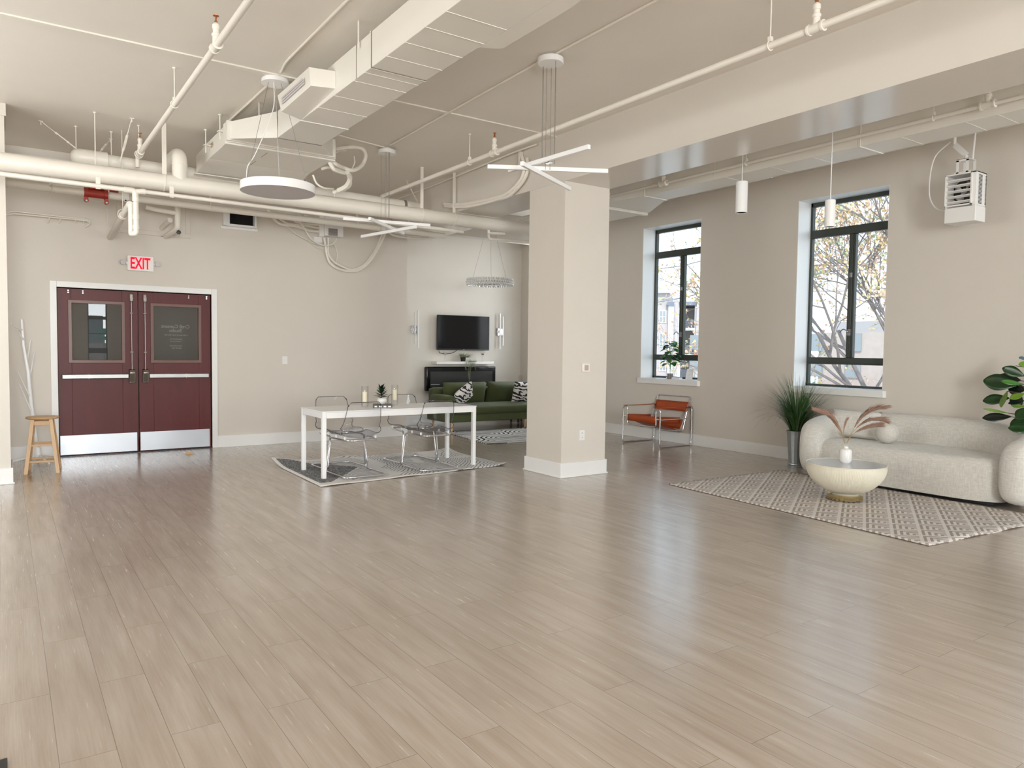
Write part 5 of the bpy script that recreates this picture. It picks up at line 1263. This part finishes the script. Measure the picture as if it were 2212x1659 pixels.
fl(2194, 790, 2164, 797, -8.2, -8.1, .0, 0)
fl(2212, 812, 2165, 795, -8.2, -8.12, .11, 1)
fl(2208, 830, 2162, 823, -8.12, -8.02, .055, 3)
fl(2205, 822, 2150, 816, -8.28, -8.3, .12, 0)
fl(2180, 860, 2123, 866, -8.2, -8.15, .115, 1)
fl(2176, 845, 2163, 880, -8.15, -8.05, .09, 2, up=(.6, 1, .2))
fl(2176, 892, 2124, 883, -8.15, -8.05, .03, 2)
fl(2184, 900, 2122, 903, -8.15, -8.05, .095, 0)
fl(2212, 850, 2182, 862, -8.12, -8.02, .075, 2)
fl(2212, 866, 2178, 872, -8.12, -8.02, .06, 0)
fl(2212, 878, 2184, 876, -8.2, -8.1, .05, 2)
fl(2215, 895, 2185, 930, -8.05, -7.95, .11, 1)
fl(2230, 926, 2178, 925, -8.0, -7.9, .11, 1, up=(0, 1, .5))
fl(2225, 880, 2196, 905, -7.98, -7.88, .12, 1)
fl(2220, 775, 2201, 774, -8.2, -8.1, .05, 1)
fl(2230, 790, 2200, 787, -8.15, -8.05, .07, 2)
fl(2215, 843, 2178, 838, -8.25, -8.25, .13, 0)
fl(2205, 850, 2190, 880, -8.25, -8.25, .13, 0)
rn = random.Random(9)
for i in range(22):
    a = rn.random() * 6.28; z = .75 + .7 * i / 22; b_ = Vector((fx + .22 + .05 * math.cos(a), fy + .06 + .03 * math.sin(a), z))
    e_ = b_ + Vector((-abs(math.cos(a)) * .22, max(-.2, math.sin(a) * .2), rn.uniform(-.05, .12))); e_.y = max(e_.y, YW + .05)
    leaf(mb, b_, e_, .13, cup=.2, n=8, shape=1.25, mi=rn.choice((0, 1, 1, 2)))
mb.build('leaves', [M_leafd, M_leaf, M_leafl, M_leafm], t, solid=.001); tk.build('stems', M_stem, t)

# ------------------------------------------------------------------ recess with the green sofa
t = thing('green_sofa', 'olive green velvet sofa with wooden legs in front of the electric fireplace', 'sofa', (11.12, -7.22, 0))
GX0, GX1, GY0, GY1 = 10.74, 11.52, -8.32, -6.14
MB().box(GX0 + .01, GX1, GY0, GY1, .17, .30).build('base', M_green, t, bevel=.02, seg=3)
def softbox(x0, x1, y0, y1, z0, z1, r, name, par, mat=None, puff=.02):
    c = Vector(((x0 + x1) / 2, (y0 + y1) / 2, (z0 + z1) / 2)); h = Vector(((x1 - x0) / 2, (y1 - y0) / 2, (z1 - z0) / 2)); n = 14
    mb = MB()
    def sp(a): return (math.copysign(abs(a) ** .55, a))
    for ax in range(3):
        for sg in (-1, 1):
            def fn(u, v):
                p = [0, 0, 0]; a, b = sp(u * 2 - 1), sp(v * 2 - 1); o = [i for i in range(3) if i != ax]
                p[ax] = sg; p[o[0]] = a; p[o[1]] = b
                q = Vector([p[i] * h[i] for i in range(3)]); inner = Vector([max(-h[i] + r, min(h[i] - r, q[i])) for i in range(3)])
                d = q - inner
                if d.length > 1e-9: q = inner + d.normalized() * r
                pf = puff * (1 - a * a) * (1 - b * b); q[ax] += sg * pf
                return c + q
            mb.grid(fn, n, n)
    return mb.build(name, mat or M_green, par, merge=True, angle=60)
softbox(GX0, 11.35, GY0 + .16, GY1 - .16, .295, .455, .05, 'seat_cushion', t)
softbox(11.36, GX1, GY0 + .02, GY1 - .02, .28, .735, .045, 'back_frame', t, puff=.005)
softbox(GX0 + .02, 11.42, GY1 - .155, GY1, .20, .625, .05, 'arm', t, puff=.008)
softbox(GX0 + .02, 11.42, GY0, GY0 + .155, .20, .600, .05, 'arm', t, puff=.008)
for y0, y1 in ((GY1 - .165, -7.20), (-7.23, GY0 + .165)):
    o = pillow(abs(y1 - y0) * 1.02, .42, .24, n=16, pinch=.03).build('back_cushion', M_green, t, local=True, merge=True, angle=60)
    o.location = Vector((11.26, (y0 + y1) / 2, .635)) - t.location; o.rotation_euler = (0, R(12), R(90)); o.rotation_euler = (R(-14), 0, R(90))
for x, y in ((10.80, -6.24), (11.46, -6.24), (10.84, -7.80), (11.46, -8.22)): MB().cyl((x, y, .012), (x, y, .18), .014, .024, n=14).build('leg', M_pine, t)
M_zeb1, M_zeb2 = zebra(.15, 13.0), zebra(1.0, 13.0)
c_ = thing('cushion', 'square zebra print cushion standing upright at the right of the green sofa', 'cushion', (10.98, -7.78, .462), rz=R(90), rx=R(-16))
o = pillow(.40, .40, .13).build('cushion_body', M_zeb1, c_, local=True, merge=True, angle=60); o.location = (0, 0, .20)
c_ = thing('cushion', 'zebra print cushion tilted over the left arm of the green sofa', 'cushion', (10.85, -6.50, .47), rz=R(90))
o = pillow(.42, .40, .13).build('cushion_body', M_zeb2, c_, local=True, merge=True, angle=60); o.location = (0, 0, .165); o.rotation_euler = (R(-38), R(35), 0)
# television, shelf, fireplace
t = thing('television', 'black flat television on the recess wall above the floating shelf', 'television', (XT - .05, -7.235, 1.4))
MB().box(XT - .10, XT - .065, -7.82, -6.665, 1.40, 2.06).build('tv_case', M_black, t, bevel=.006)
MB().box(XT - .103, XT - .100, -7.805, -6.68, 1.425, 2.05).build('screen', M_screen, t)
MB().box(XT - .065, XT, -7.4, -7.05, 1.6, 1.9).build('wall_mount', M_black, t)
MB().box(XT - .104, XT - .102, -7.255, -7.225, 1.405, 1.415).build('maker_badge', M_steel, t)
t.rotation_euler = (0, R(0), 0)
pxcable('television_cable', 'black cable loop hanging under the left of the television', [(948, 757), (950, 762), (962, 764), (975, 763), (985, 758), (986, 755)], .006, XT - .04, mat=M_black)
tag(MB().box(XT - .20, XT - .001, -7.87, -6.60, 1.135, 1.185).build('wall_shelf', M_white, bevel=.004), 'white floating shelf under the television', 'shelf')
SH = 1.185
t = thing('electric_fireplace', 'black glass electric fireplace on the wall behind the green sofa', 'fireplace', (XT, -7.2, .63))
MB().box(XT - .10, XT, -7.98, -6.44, .63, 1.085).build('glass_front', M_screen, t, bevel=.02, seg=4)
MB().box(XT - .103, XT - .10, -7.90, -6.52, .70, .995).build('flame_window', M_fireglass, t)
mb = MB()
for i in range(16): mb.box(XT - .104, XT - .103, -6.53 - i * .012, -6.537 - i * .012, .75, .757)
mb.build('control_marks', M_letter, t)
mb = MB(); rn = random.Random(2)
for i in range(24): 
    yy = -7.25 + rn.uniform(-.22, .2); mb.ball((XT - .106, yy, .735 + rn.uniform(0, .03)), .010, 4)
mb.build('ember_crystals', M_crystal, t)
def candlestick(label, y, dark):
    t = thing('candlestick', label, 'candle holder', (XT - .11, y, SH))
    MB().lathe([(.001, 0), (.032, 0), (.030, .006), (.010, .012), (.010, .03), (.018, .04), (.018, .05), (.008, .058), (.016, .066), (.016, .078), (.008, .088), (.012, .10), (.026, .115), (.032, .14), (.034, .185), (.031, .185), (.024, .125), (.001, .118)], (XT - .11, y, SH), 20).build('glass_stem', M_clear, t)
    mb = MB(); rn = random.Random(4)
    for i in range(14): mb.ball((XT - .11 + rn.uniform(-.018, .018), y + rn.uniform(-.018, .018), SH + .13 + rn.uniform(0, .02)), .007, 3)
    mb.build('stones', M_black if dark else M_stone, t)
candlestick('glass candlestick at the left of the shelf under the television', -6.83, False)
candlestick('glass candlestick with dark stones at the right of the shelf', -7.66, True)
t = thing('potted_plant', 'grey-green trailing plant in a black pot on the television shelf', 'plant', (XT - .11, -7.22, SH))
loc(MB().lathe([(.001, 0), (.042, 0), (.055, .085), (.050, .085), (.001, .07)], n=24), 'pot', M_black, t)
mb = MB(); st = MB(); rn = random.Random(6)
for i in range(150):
    a = rn.random() * 6.28; f = rn.random(); b_ = Vector((.04 * math.cos(a), .06 * math.sin(a) - .02, .085 + .02 * rn.random())); e_ = b_ + Vector((math.cos(a) * .06 * f - .02, math.sin(a) * .13 * f - .03, rn.uniform(-.02, .07)))
    leaf(mb, b_, e_, .020, n=3)
for k in range(6):
    x_, y_ = -.09 + rn.uniform(-.015, .01), -.02 - .035 * k + rn.uniform(-.01, .01); z1 = -(.06 + rn.random() * .12) if k in (0, 4, 5) else -(.28 + rn.random() * .10)
    P_ = cr([(0, y_ * .4, .09), (x_ * .8, y_, .06), (x_ - .02, y_, -.03), (x_ - .015, y_ + rn.uniform(-.02, .02), z1 * .6), (x_ - .015, y_ + rn.uniform(-.03, .03), z1)], 8); st.tube(P_, .0015, 4)
    for j in range(10, len(P_), 1):
        for s_ in (-1, 1): leaf(mb, P_[j], P_[j] + Vector((-.012, s_ * .024, -.008)), .014, n=3)
loc(mb, 'leaves', M_sage, t); loc(st, 'trailing_stems', M_sage, t)
tag(MB().box(XT - .16, XT - .09, -7.50, -7.35, SH, SH + .012).build('remote_control', M_black, bevel=.003), 'black remote control lying on the shelf right of the trailing plant', 'remote')
def sconce(label, y, flip):
    t = thing('wall_sconce', label, 'lamp', (XT, y, 1.43))
    MB().box(XT - .03, XT, y - .075, y + .075, 1.70, 1.84).build('back_plate', M_chrome, t, bevel=.004)
    MB().box(XT - .07, XT - .03, y - .02, y + .02, 1.74, 1.80).build('arm_block', M_chrome, t)
    a = -.035 * flip
    MB().box(XT - .085, XT - .07, y + a - .008, y + a + .008, 1.43, 2.13).build('light_tube', M_white, t)
    MB().box(XT - .085, XT - .07, y - a - .005, y - a + .005, 1.50, 2.08).build('light_tube', M_chrome if flip < 0 else M_white, t)
sconce('chrome wall light with slim vertical tubes left of the television', -6.24, 1)
sconce('chrome wall light with slim vertical tubes right of the television', -8.12, -1)
t = thing('glass_vase', 'tall clear glass vase behind the right end of the green sofa', 'vase', (11.85, -8.40, 0))
MB().lathe([(.001, .50), (.036, .50), (.040, .505), (.034, .92), (.031, .92), (.036, .51), (.001, .506)], (11.85, -8.40, 0), 24).build('glass', M_clear, t)
tag(MB().box(11.70, 12.0, -8.55, -8.25, .47, .50).box(11.71, 11.74, -8.54, -8.51, 0, .47).box(11.96, 11.99, -8.54, -8.51, 0, .47).box(11.71, 11.74, -8.29, -8.26, 0, .47).box(11.96, 11.99, -8.29, -8.26, 0, .47).build('side_table', M_black), 'small black side table in the corner of the recess', 'table')
tag(MB().box(10.95, 11.25, -8.56, -8.33, .55, .60).box(10.96, 11.24, -8.55, -8.53, .05, .55).box(10.96, 11.24, -8.36, -8.34, .05, .55).box(10.96, 11.24, -8.55, -8.34, .0, .05).build('side_table', M_black), 'black side table between the green sofa and the window wall', 'table')

# ------------------------------------------------------------------ outside
M_ground = pr('street_ground', (0.52, 0.50, 0.47, 1), 0.9)
gz = -5.2
o = MB().box(-120, 200, -220, -9.1, gz - .2, gz).build('street_ground', M_ground); o['kind'] = 'structure'
M_b1 = pr('pinkish_white_siding', (0.42, 0.37, 0.36, 1), 0.8, var=0.03)
M_b2 = pr('pale_stucco', (0.45, 0.42, 0.40, 1), 0.8, var=0.03)
M_b3 = pr('recess_stucco', (0.42, 0.39, 0.38, 1), 0.8, var=0.03)
M_bt = pr('white_exterior_trim', (0.60, 0.60, 0.60, 1), 0.6)
M_bg = pr('window_grey_glass', (0.26, 0.29, 0.30, 1), 0.25)
M_brail = pr('balcony_rail', (0.16, 0.18, 0.22, 1), 0.6)
M_brick = pr('red_brick', (0.36, 0.16, 0.11, 1), 0.9, var=0.2, scale=3)
M_tanb = pr('tan_brick', (0.47, 0.39, 0.34, 1), 0.9, var=0.15, scale=2)
dB = Vector((.675, -.738, 0)).normalized(); rB = Vector((dB.y, -dB.x, 0)); DB = 95.0
MBf = Matrix(((rB.x, dB.x, 0, dB.x * DB), (rB.y, dB.y, 0, dB.y * DB), (0, 0, 1, 0), (0, 0, 0, 1)))   # local x right, y away, z up
def fac(px, py):
    d = _r * ((px - 1106) / F) + _u * (-(py - 829.5) / F) + _f
    p = CAM + d * (DB / d.dot(dB)); return p.dot(rB), p.z
class FB(MB):
    def px(s, x0, y0, x1, y1, a=0.0, b=.3):
        """box of the facade spanning pixel rectangle, from depth a to b behind the facade plane"""
        u0, z1 = fac(x0, (y0)); u1, z0 = fac(x1, (y1)); return s.box(min(u0, u1), max(u0, u1), a, b, min(z0, z1), max(z0, z1), M=MBf)
t = thing('apartment_building', 'pale apartment building with balconies seen through the left window', 'building', (dB.x * DB, dB.y * DB, gz))
u_, _z = fac(1400, 700)
b = FB(); b.px(1395, 634, 1443, 1010, 0, 12); b.build('gabled_wing', M_b1, t)
ua, za = fac(1392, 634); ub, zb = fac(1448, 634); um = (ua + ub) / 2 - 1
b = FB(); b.add([MBf @ Vector(v) for v in ((ua, -.5, za), (ub, -.5, za), (um + 1.0, -.5, za + .9), (um - 1.0, -.5, za + .9), (ua, 12, za), (ub, 12, za), (um + 1.0, 12, za + .9), (um - 1.0, 12, za + .9))], [(0, 1, 2, 3), (7, 6, 5, 4), (0, 4, 5, 1), (1, 5, 6, 2), (2, 6, 7, 3), (3, 7, 4, 0)]).build('roof', M_b3, t)
b = FB(); b.px(1443, 662, 1530, 1010, 3.0, 12); b.build('recess_wall', M_b2, t)
b = FB(); b.px(1441, 652, 1530, 660, -.6, 12); b.build('eaves', M_brail, t)
for y in (708, 764, 818): b = FB(); b.px(1443, y, 1503, y + 6, -.3, 3.0); b.build('balcony_slab', M_bt, t)
for x in (1444, 1460, 1501): b = FB(); b.px(x, 660, x + 4, 1010, -.35, .1); b.build('porch_post', M_bt, t)
for y in (691, 745, 798):
    b = FB(); b.px(1444, y, 1503, y + 1.2, -.28, -.22)
    for i in range(24): b.px(1445 + i * 2.4, y, 1445.5 + i * 2.4, y + 17, -.27, -.23)
    b.build('balcony_railing', M_brail, t)
for x0, x1 in ((1426, 1437), (1452, 1461), (1467, 1472)):
    for y0, y1 in ((672, 696), (722, 748), (775, 800)):
        dep = 0 if x0 < 1440 else 3.0
        b = FB(); b.px(x0 - 1.6, y0 - 2, x1 + 1.6, y1 + 2, dep - .08, dep + .0); f_ = b.build('window_trim', M_bt, t)
        b = FB(); b.px(x0, y0, x1, y1, dep - .10, dep - .08); b.build('window_glass', M_bg, t)
        b = FB(); b.px(x0, (y0 + y1) / 2 - .5, x1, (y0 + y1) / 2 + .5, dep - .13, dep - .10).px((x0 + x1) / 2 - .4, y0, (x0 + x1) / 2 + .4, y1, dep - .13, dep - .10); b.build('window_bars', M_bt, t)
b = FB(); b.px(1505, 650, 1535, 1010, -1, 12); b.build('right_wing', M_b1, t)
b = FB(); b.px(1498, 745, 1530, 770, -1.2, -1); b.build('brick_base', M_brick, t)
# brick and tan houses behind the tree
t = thing('brick_building', 'reddish brick building behind the blossoming tree outside the right window', 'building', tuple(at(1830, 760, 1, -60)))
P0, P1 = at(1700, 700, 1, -62), at(1990, 700, 1, -55)
def houseX(x0, x1, y0, y1, z1, mt, nm, par): return MB().box(x0, x1, y0, y1, gz, z1).build(nm, mt, par)
houseX(P1.x - 6, P0.x - 6, -66, -58, 3.2, M_tanb, 'upper_storeys', t); houseX(P1.x - 6, P0.x - 6, -58, -57.6, -1.6, M_brick, 'brick_base', t)
for i in range(9):
    for j in range(2):
        x_ = P1.x - 4 + i * 3.4; MB().box(x_, x_ + 1.3, -57.99, -57.9, -.6 + j * 2.2, .9 + j * 2.2).build('window', M_bg, t)
tag(MB().box(P1.x + 4, P1.x + 10, -57.5, -56.6, -2.9, -1.9).build('awning', M_red), 'red shop awning low behind the tree outside the right window', 'awning')
t = thing('grey_house', 'pale grey house far behind the tree outside the right window', 'building', (34, -62, gz))
houseX(37, 48, -86, -78, 5.0, M_b3, 'walls', t)
for i in range(4):
    for j in range(2): MB().box(38 + i * 2.6, 39.2 + i * 2.6, -77.99, -77.9, 0.4 + j * 2, 1.6 + j * 2).build('window', M_bt, t)
# utility pole and lines
M_line = pr('grey_power_line', (0.20, 0.20, 0.23, 1), 0.7)
t = thing('utility_pole', 'pale street pole standing across the street outside the left window', 'pole', tuple(at(1458, 800, 1, -28)))
pp = at(1459, 760, 1, -28); MB().cyl((pp.x, pp.y, gz), (pp.x, pp.y, 4.0), .12, n=12).build('pole', M_b1, t)
def pline(label, a, b, y0=-27, y1=-27, r=.025, ext=1.0):
    p, q = at(a[0], a[1], 1, y0), at(b[0], b[1], 1, y1); d = q - p
    tag(MB().tube(cr([p - d * ext, p, (p + q) / 2 - Vector((0, 0, .05)), q, q + d * ext], 4), r, 6).build('power_line', M_line), label, 'power line')
pline('upper power line crossing the left window', (1429, 580), (1514, 564), ext=.4)
pline('thin power line in the middle of the left window', (1430, 606), (1514, 622), r=.012, ext=.4)
pline('power line at roof height crossing the left window', (1424, 652), (1514, 633), ext=.4)
pline('dark level power line above the roof in the left window', (1424, 648), (1514, 635), -32, -32, r=.02, ext=.2)
pline('power line crossing the left half of the right window', (1757, 592), (1918, 562), r=.03, ext=.3)
pline('lower pair of power lines in the right window', (1757, 629), (1918, 622), r=.018, ext=.3)
pline('power line high in the right window corner', (1880, 482), (1922, 470), r=.02, ext=.6)

# blossoming tree in front of the right window
M_bark = pr('grey_bark', (0.22, 0.19, 0.18, 1), 0.9, var=0.2)
M_l1 = pr('yellow_blossom', (0.62, 0.50, 0.22, 1), 0.8, var=0.3, scale=.8)
M_l2 = pr('pale_peach_blossom', (0.68, 0.45, 0.32, 1), 0.8, var=0.3, scale=.8)
M_l3 = pr('soft_green_bud', (0.38, 0.42, 0.26, 1), 0.8, var=0.3, scale=.8)
base = at(1960, 1000, 1, -17.5); base.z = gz
t = thing('blossoming_tree', 'spring tree with sparse pale yellow and orange blossoms outside the right window', 'tree', tuple(base))
br, lf = MB(), MB(); rn = random.Random(21)
def flower(p, mi, s):
    for k in range(rn.choice((2, 3, 4))):
        n_ = Vector((rn.gauss(0, 1), rn.gauss(0, 1), rn.gauss(0, 1))).normalized(); a_ = n_.orthogonal().normalized(); b_ = n_.cross(a_); c_ = p + Vector((rn.gauss(0, .05), rn.gauss(0, .05), rn.gauss(0, .05)))
        lf.add([c_ + a_ * s, c_ + b_ * s * .8, c_ - a_ * s, c_ - b_ * s * .8], [(0, 1, 2, 3)], mi)
XLIM = at(1628, 600, 1, -17.5).x
def grow(p, d, L, r, lev):
    if p.x > XLIM + .5 - lev * .6: return
    n_ = 4; pts = [p]; q = p; dd = d.copy()
    for i in range(n_):
        dd = (dd + Vector((rn.gauss(0, .10), rn.gauss(0, .10), rn.gauss(0, .07) + .02))).normalized(); q = q + dd * L / n_; pts.append(q)
    br.tube(pts, r, 6 if lev > 1 else 4, rs=[.62 * r * (1 - .4 * i / n_) for i in range(n_ + 1)], caps=False)
    if lev <= 1:
        for i in range(1, n_ + 1):
            
            if rn.random() < .97: flower(pts[i], rn.choice((0, 0, 1, 1, 1, 2)), .044)
        if lev == 0: return
    for k in range(4 if lev >= 3 else 3):
        f = rn.uniform(.35, 1); i = min(n_ - 1, int(f * n_)); p2 = pts[i].lerp(pts[i + 1], f * n_ - i if f < 1 else 1)
        ax = Vector((rn.gauss(0, 1), rn.gauss(0, 1), rn.gauss(0, 1))); nd = (dd + (ax - dd * ax.dot(dd)).normalized() * rn.uniform(.55, .95)).normalized()
        grow(p2, nd, L * rn.uniform(.60, .82), r * .52, lev - 1)
br.cyl(base, base + Vector((0, 0, 4.3)), .24, .16, n=12)
fork = base + Vector((0, 0, 4.2))
for d_, L_, r_ in (((.75, .05, .35), 3.6, .13), ((.45, -.1, .85), 3.6, .12), ((.05, .15, 1), 3.8, .14), ((-.4, .1, .9), 3.4, .12), ((.9, -.2, .05), 3.0, .10), ((.6, .3, .65), 3.6, .11), ((.25, -.4, .9), 3.4, .10), ((.98, .1, .22), 3.4, .11)):
    grow(fork, Vector(d_).normalized(), L_, r_, 4)
br.build('branches', M_bark, t); o = lf.build('blossoms', [M_l1, M_l2, M_l3], t, flat=True); o['kind'] = 'stuff'
# green road sign outside the back window, seen only mirrored in the door glass
t = thing('road_sign', 'green road sign reflected in the left door glass', 'sign', (-14, -3.5, gz))
M_sg = pr('road_sign_green', (0.0, 0.30, 0.20, 1), 0.5)
MB().box(-14.1, -14, -3.70, -3.30, 1.84, 2.10).build('sign_board', M_sg, t); MB().box(-14.1, -14, -3.70, -3.32, 1.60, 1.76).build('sign_board', M_sg, t); MB().cyl((-14.1, -3.5, gz), (-14.1, -3.5, 2.1), .04, n=10).build('post', M_steel, t)
tag(MB().box(-19, -16, -6, -1.5, gz, 1.48).build('tan_building', M_tanb), 'tan building mirrored low in the left door glass', 'building')
tag(MB().box(-25, -22, -4.25, -2.5, gz, 2.9).build('grey_building', M_bg), 'grey building mirrored behind the green sign in the left door glass', 'building')
